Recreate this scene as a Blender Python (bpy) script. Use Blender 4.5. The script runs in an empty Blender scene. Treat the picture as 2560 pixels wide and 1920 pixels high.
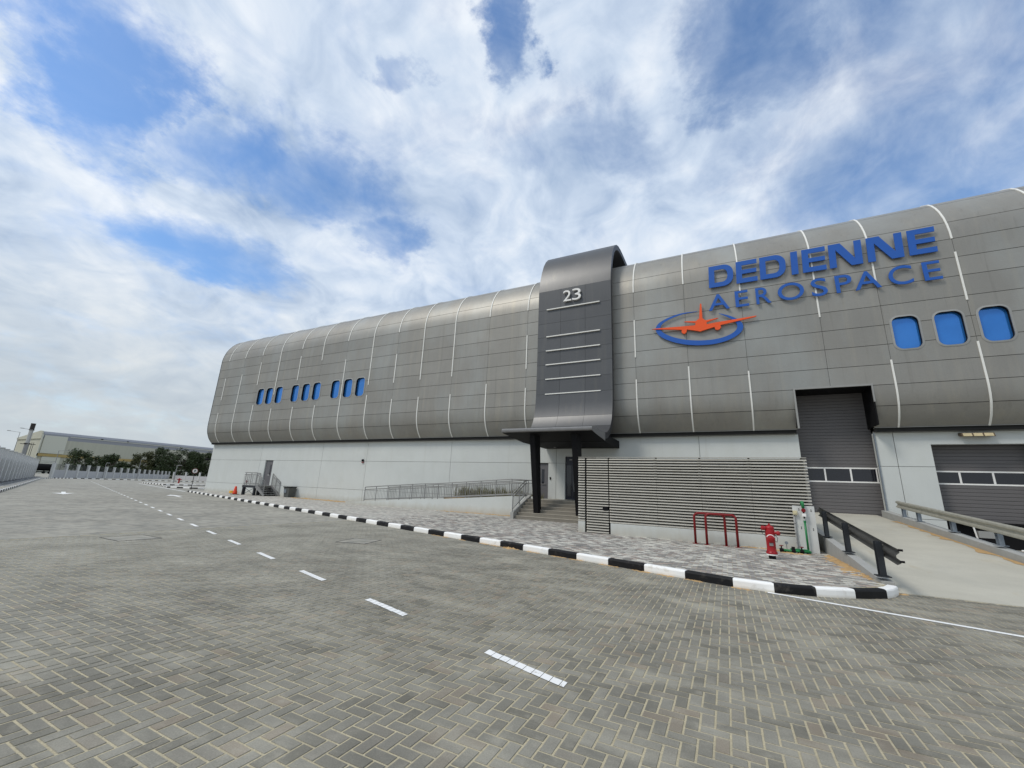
import bpy, bmesh, math, random
import numpy as np
from mathutils import Vector, Matrix
rng = random.Random(7)
sc = bpy.context.scene
COL = sc.collection

# ------------------------------------------------------------------ camera
CAMZ = 1.6
F_PX = 1031.68
ROWS = ((0.8930, 0.4483, 0.0412), (0.0759, -0.2400, 0.9678), (-0.4437, 0.8611, 0.2483))
fw = Vector(ROWS[2]).normalized()
rt = Vector(ROWS[0]); rt = (rt - fw * rt.dot(fw)).normalized()
up = rt.cross(fw) * -1
if up.z < 0: up = -up
cam = bpy.data.cameras.new('camera')
cam.sensor_width = 36; cam.lens = 36 * F_PX / 2560
cam.clip_start = 0.05; cam.clip_end = 4000
co = bpy.data.objects.new('camera', cam); COL.objects.link(co)
M = Matrix(((rt.x, up.x, -fw.x, 0), (rt.y, up.y, -fw.y, 0), (rt.z, up.z, -fw.z, CAMZ), (0, 0, 0, 1)))
co.matrix_world = M
sc.camera = co

def proj(x, y, z):
    d = Vector((x, y, z - CAMZ))
    w = d.dot(fw)
    if w <= 0.05: return None
    return (0.5 + F_PX / 2560 * d.dot(rt) / w, 0.5 + F_PX / 1920 * d.dot(up) / w, w)

# ------------------------------------------------------------------ sky, sun, exposure
SUN = Vector((-0.50, -0.62, 1.0)).normalized()
w = bpy.data.worlds.new('World'); sc.world = w; w.use_nodes = True
nt = w.node_tree; N = nt.nodes; Lk = nt.links; N.clear()
def nd(t, **k):
    n = N.new(t)
    for a, b in k.items(): setattr(n, a, b)
    return n
def vmath(op, a, b=None):
    n = nd('ShaderNodeVectorMath', operation=op)
    for i, s in enumerate((a, b)):
        if s is None: continue
        if isinstance(s, (tuple, list)): n.inputs[i].default_value = s
        else: Lk.new(s, n.inputs[i])
    return n
def fmath(op, a, b=None, clamp=False):
    n = nd('ShaderNodeMath', operation=op); n.use_clamp = clamp
    for i, s in enumerate((a, b)):
        if s is None: continue
        if isinstance(s, (int, float)): n.inputs[i].default_value = s
        else: Lk.new(s, n.inputs[i])
    return n.outputs[0]
def smooth(v, a, b, lo=0.0, hi=1.0):
    n = nd('ShaderNodeMapRange', interpolation_type='SMOOTHSTEP')
    Lk.new(v, n.inputs[0])
    for i, q in zip((1, 2, 3, 4), (a, b, lo, hi)): n.inputs[i].default_value = q
    return n.outputs[0]
out = nd('ShaderNodeOutputWorld'); bg = nd('ShaderNodeBackground')
sky = nd('ShaderNodeTexSky', sky_type='NISHITA')
sky.sun_disc = False
sky.sun_elevation = math.asin(SUN.z); sky.sun_rotation = math.atan2(SUN.x, SUN.y) % (2 * math.pi)
sky.air_density = 1.0; sky.dust_density = 0.4; sky.ozone_density = 3.0
tc = nd('ShaderNodeTexCoord')
sep = nd('ShaderNodeSeparateXYZ'); Lk.new(tc.outputs['Generated'], sep.inputs[0])
zc = fmath('ADD', fmath('MAXIMUM', sep.outputs[2], 0.0), 0.15)
cx = nd('ShaderNodeCombineXYZ')
Lk.new(fmath('DIVIDE', sep.outputs[0], zc), cx.inputs[0]); Lk.new(fmath('DIVIDE', sep.outputs[1], zc), cx.inputs[1])
P = cx.outputs[0]
zq = fmath('ADD', fmath('MAXIMUM', sep.outputs[2], 0.0), 0.42)
cq = nd('ShaderNodeCombineXYZ')
Lk.new(fmath('DIVIDE', sep.outputs[0], zq), cq.inputs[0]); Lk.new(fmath('DIVIDE', sep.outputs[1], zq), cq.inputs[1])
Q = cq.outputs[0]
def noise(vec, scale, detail, rough=0.55, dist=0.0, off=(0, 0, 0), st=(1, 1, 1), rot=0.0):
    mp = nd('ShaderNodeMapping'); Lk.new(vec, mp.inputs[0])
    mp.inputs['Location'].default_value = off; mp.inputs['Scale'].default_value = st
    mp.inputs['Rotation'].default_value = (0, 0, rot)
    n = nd('ShaderNodeTexNoise'); Lk.new(mp.outputs[0], n.inputs['Vector'])
    n.inputs['Scale'].default_value = scale; n.inputs['Detail'].default_value = detail
    n.inputs['Roughness'].default_value = rough; n.inputs['Distortion'].default_value = dist
    return n.outputs[0]
n_big = noise(Q, 3.6, 9, 0.58, 0.5, (3.1, 1.7, 0), (1.0, 0.8, 1), 0.45)
n_fine = noise(Q, 9.5, 8, 0.58, 0.5, (0.4, 7.3, 0), (1.0, 0.85, 1), 0.45)
n_puff = noise(Q, 8.0, 8, 0.54, 1.1, (5.4, 1.3, 0), (1.0, 0.9, 1), 0.45)
n_shade = noise(Q, 4.4, 7, 0.55, 0.5, (8.4, 2.2, 0), (1.0, 0.85, 1), 0.45)
n_warp = nd('ShaderNodeTexNoise'); Lk.new(P, n_warp.inputs['Vector'])
n_warp.inputs['Scale'].default_value = 4.5; n_warp.inputs['Detail'].default_value = 9; n_warp.inputs['Roughness'].default_value = 0.62
wv = vmath('SUBTRACT', n_warp.outputs['Color'], (0.5, 0.5, 0.5))
ws = nd('ShaderNodeVectorMath', operation='SCALE'); Lk.new(wv.outputs[0], ws.inputs[0]); ws.inputs['Scale'].default_value = 0.42
PW = vmath('ADD', P, ws.outputs[0]).outputs[0]
# openings in the cloud deck: centre and the two axes of each gap, in cloud-plane coordinates
GAPS = [((-1.117, 0.227), (0.921, -9.839), (5.6, 5.1), 0.9),
        ((-1.117, 0.227), (-0.621, 7.887), (-5.0, -4.1), 0.78),
        ((-1.019, 0.544), (1.764, 3.824), (-5.897, 4.218), 0.56),
        ((-1.508, 0.668), (1.699, 4.218), (-6.325, 2.519), 0.60),
        ((-0.294, 0.537), (-4.9, 13.2), (-16.5, -5.8), 0.75),
        ((0.120, 0.739), (8.722, -1.318), (-2.503, 9.156), 0.52),
        ((-0.916, 0.905), (9.243, 12.518), (-8.443, 5.028), 0.40),
        ((0.498, 1.219), (3.4, -1.7), (1.0, 1.4), 0.46),
        ((-0.261, 0.810), (5.476, 2.113), (-5.575, 10.731), 0.30),
        ((-0.537, 0.514), (13.531, 21.53), (-19.321, 17.384), 0.36)]
gap = None
for c, ra, rb, k in GAPS:
    d = vmath('SUBTRACT', PW, (c[0], c[1], 0)).outputs[0]
    a = vmath('DOT_PRODUCT', d, (ra[0], ra[1], 0)).outputs['Value']; b = vmath('DOT_PRODUCT', d, (rb[0], rb[1], 0)).outputs['Value']
    l2 = fmath('ADD', fmath('MULTIPLY', a, a), fmath('MULTIPLY', b, b))
    s_ = smooth(l2, 0.0, 3.0, k, 0.0)
    gap = s_ if gap is None else fmath('MAXIMUM', gap, s_)
dens = fmath('ADD', fmath('MULTIPLY', n_big, 0.95), fmath('MULTIPLY', n_fine, 0.80))
dens = fmath('SUBTRACT', fmath('ADD', dens, 0.05), gap)
cover = smooth(dens, 0.12, 0.98, 0.06, 1.0)
# cloud colour: bright white tops, blue-grey thick parts
ccol = nd('ShaderNodeValToRGB'); el = ccol.color_ramp.elements
CLOUD = 6.5
el[0].position = 0.30; el[0].color = (0.30, 0.42, 0.62, 1)
el[1].position = 0.70; el[1].color = (0.97, 1.0, 1.03, 1)
e = el.new(0.50); e.color = (0.62, 0.72, 0.86, 1)
Lk.new(fmath('ADD', fmath('MULTIPLY', n_shade, 0.62), fmath('MULTIPLY', n_puff, 0.40)), ccol.inputs[0])
# hazy band towards the horizon
hz = smooth(sep.outputs[2], 0.02, 0.46, 1.0, 0.0)
hmix = nd('ShaderNodeMixRGB'); hmix.inputs[2].default_value = (0.55, 0.60, 0.62, 1)
Lk.new(fmath('MULTIPLY', hz, 0.85), hmix.inputs[0]); Lk.new(ccol.outputs[0], hmix.inputs[1])
cs = nd('ShaderNodeVectorMath', operation='SCALE'); Lk.new(hmix.outputs[0], cs.inputs[0]); cs.inputs['Scale'].default_value = CLOUD
mixc = nd('ShaderNodeMixRGB')
Lk.new(fmath('MAXIMUM', cover, fmath('MULTIPLY', hz, 0.85)), mixc.inputs[0])
hsv = nd('ShaderNodeHueSaturation'); hsv.inputs['Saturation'].default_value = 1.15; hsv.inputs['Value'].default_value = 1.18
Lk.new(sky.outputs[0], hsv.inputs['Color']); Lk.new(hsv.outputs[0], mixc.inputs[1]); Lk.new(cs.outputs[0], mixc.inputs[2])
Lk.new(mixc.outputs[0], bg.inputs[0]); bg.inputs[1].default_value = 0.14
Lk.new(bg.outputs[0], out.inputs[0])
w.name = 'sky'

sl = bpy.data.lights.new('sun', 'SUN'); sl.energy = 1.5; sl.angle = math.radians(14); sl.color = (1.0, 0.94, 0.85)
so = bpy.data.objects.new('sun', sl); COL.objects.link(so)
so.rotation_euler = SUN.to_track_quat('Z', 'Y').to_euler()
sc.view_settings.view_transform = 'Standard'; sc.view_settings.look = 'None'
sc.view_settings.exposure = 0.17; sc.view_settings.gamma = 1.0
sc.view_settings.use_curve_mapping = False
sc.render.engine = 'CYCLES'
sc.cycles.max_bounces = 6; sc.cycles.diffuse_bounces = 3; sc.cycles.glossy_bounces = 3

# ------------------------------------------------------------------ materials
MATS = {}
def mat(name, col, rough=0.7, metal=0.0, dust_or_sheen=None, var=0.12, scale=3.0, st=(1, 1, 1), rnd=0.0, island=0.0,
        bump=0.0, bscale=60.0, stain=None, ramp=None, spec=0.4, grain=0.0, gscale=120.0):
    m = bpy.data.materials.new(name); m.use_nodes = True; MATS[name] = m
    t = m.node_tree; nn = t.nodes; lk = t.links
    b = nn['Principled BSDF']
    b.inputs['Roughness'].default_value = rough; b.inputs['Metallic'].default_value = metal
    b.inputs['Specular IOR Level'].default_value = spec
    geo = nn.new('ShaderNodeNewGeometry')
    def nz(sc_, st_, det=6, rg=0.6):
        mp = nn.new('ShaderNodeMapping'); lk.new(geo.outputs['Position'], mp.inputs[0]); mp.inputs['Scale'].default_value = st_
        x = nn.new('ShaderNodeTexNoise'); lk.new(mp.outputs[0], x.inputs['Vector']); x.inputs['Scale'].default_value = sc_
        x.inputs['Detail'].default_value = det; x.inputs['Roughness'].default_value = rg
        return x.outputs[0]
    def mr(v, a, b_, lo, hi):
        x = nn.new('ShaderNodeMapRange'); lk.new(v, x.inputs[0])
        for i, q in zip((1, 2, 3, 4), (a, b_, lo, hi)): x.inputs[i].default_value = q
        return x.outputs[0]
    def mul(a, b_):
        x = nn.new('ShaderNodeMath'); x.operation = 'MULTIPLY'
        for i, s in enumerate((a, b_)):
            if isinstance(s, (int, float)): x.inputs[i].default_value = s
            else: lk.new(s, x.inputs[i])
        return x.outputs[0]
    fac = mr(nz(scale, st), 0.25, 0.75, 1 - var, 1 + var)
    rsrc = None
    if rnd or island or ramp:
        oi = nn.new('ShaderNodeObjectInfo')
        ad = nn.new('ShaderNodeMath'); ad.operation = 'ADD'
        lk.new(oi.outputs['Random'], ad.inputs[0]); lk.new(geo.outputs['Random Per Island'], ad.inputs[1])
        fr = nn.new('ShaderNodeMath'); fr.operation = 'FRACT'; lk.new(ad.outputs[0], fr.inputs[0])
        rsrc = fr.outputs[0]
        a_ = max(rnd, island)
        if a_: fac = mul(fac, mr(rsrc, 0, 1, 1 - a_, 1 + a_))
    if grain: fac = mul(fac, mr(nz(gscale, (1, 1, 1), 3, 0.7), 0.3, 0.7, 1 - grain, 1 + grain))
    src = None
    if ramp:
        cr = nn.new('ShaderNodeValToRGB'); els = cr.color_ramp.elements
        for i, (p_, c_) in enumerate(ramp):
            e_ = els[i] if i < 2 else els.new(p_)
            e_.position = p_; e_.color = (*c_, 1)
        lk.new(rsrc, cr.inputs[0]); src = cr.outputs[0]
    else:
        rg = nn.new('ShaderNodeRGB'); rg.outputs[0].default_value = (*col, 1); src = rg.outputs[0]
    if stain:
        for (scol, ssc, sst, lo, hi, amt) in stain:
            mx = nn.new('ShaderNodeMixRGB'); mx.inputs[2].default_value = (*scol, 1)
            lk.new(mr(nz(ssc, sst), lo, hi, 0, amt), mx.inputs[0]); lk.new(src, mx.inputs[1]); src = mx.outputs[0]
    if dust_or_sheen:
        dcol, axis, d0, d1, amt, dsc = dust_or_sheen
        sx = nn.new('ShaderNodeSeparateXYZ'); lk.new(geo.outputs['Position'], sx.inputs[0])
        dn = nn.new('ShaderNodeMath'); dn.operation = 'MULTIPLY_ADD'; lk.new(nz(dsc, (1, 1, 0.4)), dn.inputs[0]); dn.inputs[1].default_value = (d1 - d0) * 1.2; lk.new(sx.outputs[axis], dn.inputs[2])
        mx = nn.new('ShaderNodeMixRGB'); mx.inputs[2].default_value = (*dcol, 1)
        lk.new(mr(dn.outputs[0], d0 + (d1 - d0) * .6, d1 + (d1 - d0) * .6, 0, amt), mx.inputs[0]); lk.new(src, mx.inputs[1]); src = mx.outputs[0]
    vm = nn.new('ShaderNodeVectorMath'); vm.operation = 'SCALE'; lk.new(src, vm.inputs[0]); lk.new(fac, vm.inputs['Scale'])
    lk.new(vm.outputs[0], b.inputs['Base Color'])
    if bump:
        bp = nn.new('ShaderNodeBump'); bp.inputs['Strength'].default_value = bump; bp.inputs['Distance'].default_value = 0.01
        lk.new(nz(bscale, (1, 1, 1), 4), bp.inputs['Height']); lk.new(bp.outputs[0], b.inputs['Normal'])
    return m

SHELL = mat('shell_metal', (0.280, 0.270, 0.244), 0.48, 0.38, var=0.07, scale=0.5, rnd=0.05,
            stain=[((0.35, 0.325, 0.27), 2.2, (1, 1, 0.05), 0.50, 0.74, 0.6), ((0.18, 0.17, 0.15), 5.5, (1, 1, 0.035), 0.56, 0.80, 0.5),
                   ((0.33, 0.342, 0.328), 0.35, (1, 1, 0.4), 0.45, 0.7, 0.7)], grain=0.05, gscale=35, bump=0.35, bscale=1.3)
ARCHM = mat('arch_metal', (0.098, 0.100, 0.103), 0.40, 0.5, var=0.08, scale=0.6, rnd=0.07,
            stain=[((0.15, 0.145, 0.13), 2.6, (1, 1, 0.06), 0.55, 0.8, 0.5)], grain=0.06, gscale=30)
WALLM = mat('wall_paint', (0.585, 0.607, 0.585), 0.85, dust_or_sheen=((0.42, 0.39, 0.32), 2, 0.55, 0.12, 0.65, 3.0), var=0.04, scale=0.7, rnd=0.015, bump=0.15, bscale=40,
            stain=[((0.54, 0.56, 0.52), 1.2, (1, 1, 0.3), 0.5, 0.8, 0.5), ((0.45, 0.44, 0.39), 3.0, (1, 1, 0.04), 0.58, 0.80, 0.45)])
DARK = mat('dark_gap', (0.012, 0.012, 0.011), 0.8, var=0.1)
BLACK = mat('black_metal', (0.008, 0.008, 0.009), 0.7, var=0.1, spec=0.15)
FRAME = mat('frame_grey', (0.31, 0.31, 0.295), 0.5, 0.1, var=0.06)
STRIP = mat('white_strip', (0.80, 0.79, 0.74), 0.5, var=0.04)
BLUEGL = mat('blue_glass', (0.035, 0.21, 0.62), 0.06, 0.45, var=0.10, scale=0.9, rnd=0.08, spec=0.8)
DGLASS = mat('dark_glass', (0.012, 0.013, 0.02), 0.1, var=0.1, spec=0.6)
DOORM = mat('door_grey', (0.135, 0.132, 0.138), 0.55, var=0.06)
ROLLM = mat('roller_door', (0.135, 0.128, 0.128), 0.55, var=0.06, scale=1.0)
WHITE = mat('white_paint', (0.84, 0.83, 0.80), 0.6, var=0.03)
KWHITE = mat('kerb_white', (0.90, 0.895, 0.87), 0.6, var=0.03, scale=6, rnd=0.02, stain=[((0.50, 0.45, 0.36), 5, (1, 1, 1), 0.58, 0.8, 0.7)], dust_or_sheen=((0.55, 0.50, 0.40), 2, 0.05, 0.0, 0.6, 6.0))
KBLACK = mat('kerb_black', (0.009, 0.009, 0.010), 0.6, var=0.2, scale=6, spec=0.25, stain=[((0.10, 0.09, 0.075), 6, (1, 1, 1), 0.56, 0.8, 0.6)])
LINEM = mat('line_paint', (0.84, 0.84, 0.82), 0.7, var=0.05, stain=[((0.36, 0.34, 0.29), 14, (1, 1, 1), 0.58, 0.72, 0.75)])
BLUE = mat('sign_blue', (0.012, 0.098, 0.42), 0.5, var=0.03)
ORANGE = mat('sign_orange', (0.83, 0.095, 0.012), 0.5, var=0.03)
GALV = mat('galvanised', (0.27, 0.27, 0.265), 0.5, 0.3, var=0.1)
RAILM = mat('guard_rail', (0.40, 0.39, 0.33), 0.5, 0.35, var=0.15, scale=4, stain=[((0.20, 0.15, 0.09), 7, (1, 1, 1), 0.6, 0.8, 0.6)])
mat('guard_rail_shaded', (0.075, 0.075, 0.07), 0.5, 0.3, var=0.25, scale=4)  # dark copy of the rail metal, shade on its near side painted in
POSTM = mat('guard_post', (0.030, 0.034, 0.040), 0.5, 0.3, var=0.2, scale=6)
POSTG = mat('guard_post_grey', (0.20, 0.23, 0.26), 0.5, 0.3, var=0.15, scale=6)
SLAT = mat('louvre_slat', (0.46, 0.442, 0.39), 0.5, 0.1, var=0.06, rnd=0.05, stain=[((0.28, 0.26, 0.21), 5, (0.3, 1, 1), 0.55, 0.8, 0.5)])
RED = mat('red_paint', (0.20, 0.007, 0.009), 0.4, var=0.1, scale=8)
REDH = mat('hydrant_red', (0.33, 0.010, 0.014), 0.35, var=0.12, scale=10)
GREEN = mat('pipe_green', (0.014, 0.20, 0.06), 0.4, var=0.1)
CONC = mat('ramp_concrete', (0.46, 0.44, 0.37), 0.9, var=0.1, scale=0.9, bump=0.2, bscale=30, grain=0.06, gscale=50,
           stain=[((0.40, 0.39, 0.34), 0.8, (1, 0.3, 1), 0.5, 0.75, 0.6), ((0.36, 0.27, 0.13), 1.7, (1, 0.4, 1), 0.6, 0.8, 0.45)])
UPST = mat('upstand_concrete', (0.36, 0.36, 0.34), 0.9, var=0.08, scale=3, bump=0.2, bscale=30)
STEPM = mat('step_stone', (0.22, 0.20, 0.165), 0.7, var=0.1, scale=5)
SANDM = mat('sand', (0.46, 0.30, 0.14), 0.95, var=0.2, scale=8, grain=0.15, gscale=60)
BED = mat('joint_sand', (0.43, 0.38, 0.26), 0.95, var=0.15, scale=2.5, grain=0.2, gscale=80)
PAVER = mat('paver_concrete', (0.2, 0.2, 0.2), 0.9, var=0.30, scale=0.9, dust_or_sheen=((0.315, 0.302, 0.255), 0, -3.5, -13.0, 0.72, 0.8), grain=0.16, gscale=90, bump=0.35, bscale=160,  # paler towards the far end: grazing-angle lightening painted in along with dust
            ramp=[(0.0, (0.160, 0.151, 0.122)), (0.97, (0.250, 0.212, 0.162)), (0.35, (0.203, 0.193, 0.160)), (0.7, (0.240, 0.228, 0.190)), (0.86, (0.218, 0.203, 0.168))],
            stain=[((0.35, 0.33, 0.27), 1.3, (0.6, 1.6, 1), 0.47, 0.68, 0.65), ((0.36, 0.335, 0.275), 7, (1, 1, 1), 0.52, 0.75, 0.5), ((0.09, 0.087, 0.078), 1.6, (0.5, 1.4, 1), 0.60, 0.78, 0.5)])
SPAVER = mat('sidewalk_paver', (0.2, 0.2, 0.2), 0.9, var=0.10, scale=1.2, grain=0.12, gscale=90, bump=0.3, bscale=160,
             ramp=[(0.0, (0.17, 0.165, 0.155)), (0.99, (0.36, 0.295, 0.25)), (0.25, (0.26, 0.25, 0.23)), (0.45, (0.62, 0.60, 0.53)), (0.64, (0.44, 0.425, 0.385)), (0.82, (0.215, 0.195, 0.185))])

def block_mat(name, cols, bx, by, mottle, mscale):
    m = bpy.data.materials.new(name); m.use_nodes = True
    t = m.node_tree; nn = t.nodes; lk = t.links; b = nn['Principled BSDF']; b.inputs['Roughness'].default_value = 0.9
    geo = nn.new('ShaderNodeNewGeometry')
    sn = nn.new('ShaderNodeVectorMath'); sn.operation = 'SNAP'; sn.inputs[1].default_value = (bx, by, 10)
    lk.new(geo.outputs['Position'], sn.inputs[0])
    wn = nn.new('ShaderNodeTexWhiteNoise'); wn.noise_dimensions = '2D'; lk.new(sn.outputs[0], wn.inputs['Vector'])
    cr = nn.new('ShaderNodeValToRGB'); els = cr.color_ramp.elements
    for i, c_ in enumerate(cols):
        p_ = i / (len(cols) - 1)
        e_ = els[i] if i < 2 else els.new(p_)
        e_.position = p_; e_.color = (*c_, 1)
    lk.new(wn.outputs[0], cr.inputs[0])
    prev = None
    for sc_, am in ((mscale, mottle), (mscale * 5, mottle * 0.7), (mscale * 0.2, mottle * 0.6)):
        x = nn.new('ShaderNodeTexNoise'); lk.new(geo.outputs['Position'], x.inputs['Vector']); x.inputs['Scale'].default_value = sc_
        x.inputs['Detail'].default_value = 8; x.inputs['Roughness'].default_value = 0.65
        r = nn.new('ShaderNodeMapRange'); lk.new(x.outputs[0], r.inputs[0])
        for i, q in zip((1, 2, 3, 4), (0.3, 0.7, 1 - am, 1 + am)): r.inputs[i].default_value = q
        if prev is None: prev = r.outputs[0]
        else:
            q = nn.new('ShaderNodeMath'); q.operation = 'MULTIPLY'; lk.new(prev, q.inputs[0]); lk.new(r.outputs[0], q.inputs[1]); prev = q.outputs[0]
    vm = nn.new('ShaderNodeVectorMath'); vm.operation = 'SCALE'; lk.new(cr.outputs[0], vm.inputs[0]); lk.new(prev, vm.inputs['Scale'])
    lk.new(vm.outputs[0], b.inputs['Base Color'])
    return m
ROADFAR = block_mat('road_far', [(0.225, 0.217, 0.186), (0.275, 0.265, 0.228), (0.33, 0.312, 0.262), (0.29, 0.272, 0.228)], 0.2, 0.2, 0.2, 0.6)
SIDEFAR = block_mat('sidewalk_far', [(0.25, 0.243, 0.225), (0.33, 0.32, 0.29), (0.54, 0.525, 0.46), (0.43, 0.415, 0.375), (0.34, 0.285, 0.255)], 0.2, 0.1, 0.12, 1.0)
GROUND = mat('sandy_ground', (0.36, 0.31, 0.23), 0.95, var=0.2, scale=0.3)
ASPH = mat('asphalt', (0.05, 0.05, 0.052), 0.9, var=0.15, scale=1.0)
BWALL = mat('boundary_wall', (0.43, 0.43, 0.435), 0.85, var=0.06, scale=0.5, rnd=0.04)
PIERM = mat('pier_render', (0.56, 0.56, 0.54), 0.85, var=0.05)
INDW = mat('industrial_cladding', (0.46, 0.455, 0.37), 0.7, var=0.07, scale=0.4, st=(1, 3, 0.1))
INDL = mat('industrial_white', (0.60, 0.60, 0.51), 0.7, var=0.05)
INDY = mat('ochre_band', (0.42, 0.31, 0.12), 0.7, var=0.15)
INDR = mat('industrial_roof', (0.30, 0.31, 0.34), 0.6, var=0.06)
LEAF = mat('leaf', (0.042, 0.062, 0.022), 0.6, var=0.3, scale=0.9, island=0.45)
LEAF2 = mat('leaf_light', (0.062, 0.070, 0.025), 0.6, var=0.3, scale=0.9, island=0.45)
BARK = mat('bark', (0.10, 0.08, 0.06), 0.9)
GRASS = mat('grass_blade', (0.17, 0.16, 0.045), 0.7, var=0.2, island=0.35)
CHIM = mat('chimney_steel', (0.46, 0.46, 0.44), 0.5, 0.3, var=0.08)
CHIMD = mat('chimney_soot', (0.035, 0.03, 0.028), 0.8, var=0.2)
CREAM = mat('cream_plastic', (0.62, 0.56, 0.36), 0.5)
BIN = mat('bin_grey', (0.085, 0.09, 0.085), 0.5, var=0.15, scale=6)
YEL = mat('yellow_plastic', (0.75, 0.42, 0.06), 0.5)
LAMPY = mat('lamp_glass', (0.55, 0.46, 0.27), 0.3)
BROWN = mat('lamp_body', (0.09, 0.06, 0.03), 0.5)

# ------------------------------------------------------------------ mesh helpers
class MB:
    def __init__(s): s.v = []; s.f = []
    def quad(s, *p):
        i = len(s.v); s.v += [tuple(q) for q in p]; s.f.append(tuple(range(i, i + len(p)))); return s
    def box(s, x0, y0, z0, x1, y1, z1):
        i = len(s.v)
        s.v += [(x0, y0, z0), (x1, y0, z0), (x1, y1, z0), (x0, y1, z0), (x0, y0, z1), (x1, y0, z1), (x1, y1, z1), (x0, y1, z1)]
        s.f += [tuple(i + k for k in q) for q in ((0, 3, 2, 1), (4, 5, 6, 7), (0, 1, 5, 4), (1, 2, 6, 5), (2, 3, 7, 6), (3, 0, 4, 7))]
        return s
    def hexa(s, b, t):
        i = len(s.v); s.v += [tuple(q) for q in b] + [tuple(q) for q in t]
        s.f += [tuple(i + k for k in q) for q in ((0, 3, 2, 1), (4, 5, 6, 7), (0, 1, 5, 4), (1, 2, 6, 5), (2, 3, 7, 6), (3, 0, 4, 7))]
        return s
    def obox(s, a, b, w_, z0, z1, zb0=None, zb1=None, off=0.0):
        # bar from a to b in plan, width w_, optional different heights at b
        a = Vector((a[0], a[1])); b = Vector((b[0], b[1])); d = (b - a).normalized(); n = Vector((-d.y, d.x))
        zb0 = z0 if zb0 is None else zb0; zb1 = z1 if zb1 is None else zb1
        q = [a + n * (off - w_ / 2), b + n * (off - w_ / 2), b + n * (off + w_ / 2), a + n * (off + w_ / 2)]
        zz0 = (z0, zb0, zb0, z0); zz1 = (z1, zb1, zb1, z1)
        return s.hexa([(p.x, p.y, z) for p, z in zip(q, zz0)], [(p.x, p.y, z) for p, z in zip(q, zz1)])
    def prismX(s, poly, x0, x1, caps=True):
        # poly: (y,z) closed outline
        i = len(s.v); n = len(poly)
        s.v += [(x0, y, z) for y, z in poly] + [(x1, y, z) for y, z in poly]
        for k in range(n):
            j = (k + 1) % n; s.f.append((i + k, i + j, i + n + j, i + n + k))
        if caps: s.f.append(tuple(i + k for k in reversed(range(n)))); s.f.append(tuple(i + n + k for k in range(n)))
        return s
    def prismY(s, poly, y0, y1):
        # poly: (x,z) closed outline
        i = len(s.v); n = len(poly)
        s.v += [(x, y0, z) for x, z in poly] + [(x, y1, z) for x, z in poly]
        for k in range(n):
            j = (k + 1) % n; s.f.append((i + k, i + n + k, i + n + j, i + j))
        s.f.append(tuple(i + k for k in range(n))); s.f.append(tuple(i + n + k for k in reversed(range(n))))
        return s
    def prismZ(s, poly, z0, z1):
        i = len(s.v); n = len(poly)
        s.v += [(x, y, z0) for x, y in poly] + [(x, y, z1) for x, y in poly]
        for k in range(n):
            j = (k + 1) % n; s.f.append((i + k, i + j, i + n + j, i + n + k))
        s.f.append(tuple(i + k for k in reversed(range(n)))); s.f.append(tuple(i + n + k for k in range(n)))
        return s
    def sheet(s, a, b):
        # strip between two equal polylines
        i = len(s.v); n = len(a); s.v += [tuple(p) for p in a] + [tuple(p) for p in b]
        for k in range(n - 1): s.f.append((i + k, i + k + 1, i + n + k + 1, i + n + k))
        return s
    def tube(s, pts, r, n=8, cap=True, r1=None):
        pts = [Vector(p) for p in pts]; i0 = len(s.v); m = len(pts); ref = None
        for k, p in enumerate(pts):
            d = (pts[min(k + 1, m - 1)] - pts[max(k - 1, 0)]).normalized()
            if ref is None: ref = Vector((0, 0, 1)) if abs(d.z) < 0.9 else Vector((1, 0, 0))
            u = (ref - d * ref.dot(d)).normalized(); v_ = d.cross(u); ref = u
            rr = r if r1 is None else r + (r1 - r) * k / (m - 1)
            for j in range(n):
                a = 2 * math.pi * j / n; s.v.append(tuple(p + u * rr * math.cos(a) + v_ * rr * math.sin(a)))
        for k in range(m - 1):
            for j in range(n):
                jn = (j + 1) % n; s.f.append((i0 + k * n + j, i0 + k * n + jn, i0 + (k + 1) * n + jn, i0 + (k + 1) * n + j))
        if cap: s.f.append(tuple(i0 + j for j in reversed(range(n)))); s.f.append(tuple(i0 + (m - 1) * n + j for j in range(n)))
        return s
    def lathe(s, prof, c=(0, 0, 0), n=16, axis=(0, 0, 1)):
        ax = Vector(axis).normalized(); ref = Vector((1, 0, 0)) if abs(ax.x) < 0.9 else Vector((0, 1, 0))
        u = (ref - ax * ref.dot(ax)).normalized(); v_ = ax.cross(u); i0 = len(s.v); m = len(prof); c = Vector(c)
        for r, h in prof:
            for j in range(n):
                a = 2 * math.pi * j / n; s.v.append(tuple(c + ax * h + u * r * math.cos(a) + v_ * r * math.sin(a)))
        for k in range(m - 1):
            for j in range(n):
                jn = (j + 1) % n; s.f.append((i0 + k * n + j, i0 + k * n + jn, i0 + (k + 1) * n + jn, i0 + (k + 1) * n + j))
        s.f.append(tuple(i0 + j for j in reversed(range(n)))); s.f.append(tuple(i0 + (m - 1) * n + j for j in range(n)))
        return s
    def build(s, name, m, parent=None, smooth=False, loc=None):
        me = bpy.data.meshes.new(name); me.from_pydata(s.v, [], s.f); me.update()
        me.materials.append(m)
        if smooth: me.shade_smooth() if smooth is True else me.shade_auto_smooth(angle=smooth) if hasattr(me, 'shade_auto_smooth') else me.shade_smooth()
        return link(name, me, parent, loc)
def link(name, me, parent=None, loc=None):
    o = bpy.data.objects.new(name, me); COL.objects.link(o)
    if parent is not None:
        o.parent = parent
        o.location = Vector(loc) if loc is not None else -Vector(parent.get('org', (0, 0, 0)))
    elif loc is not None: o.location = loc
    if parent is not None and loc is None and parent.parent is not None: o.location = (0, 0, 0)
    return o
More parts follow.
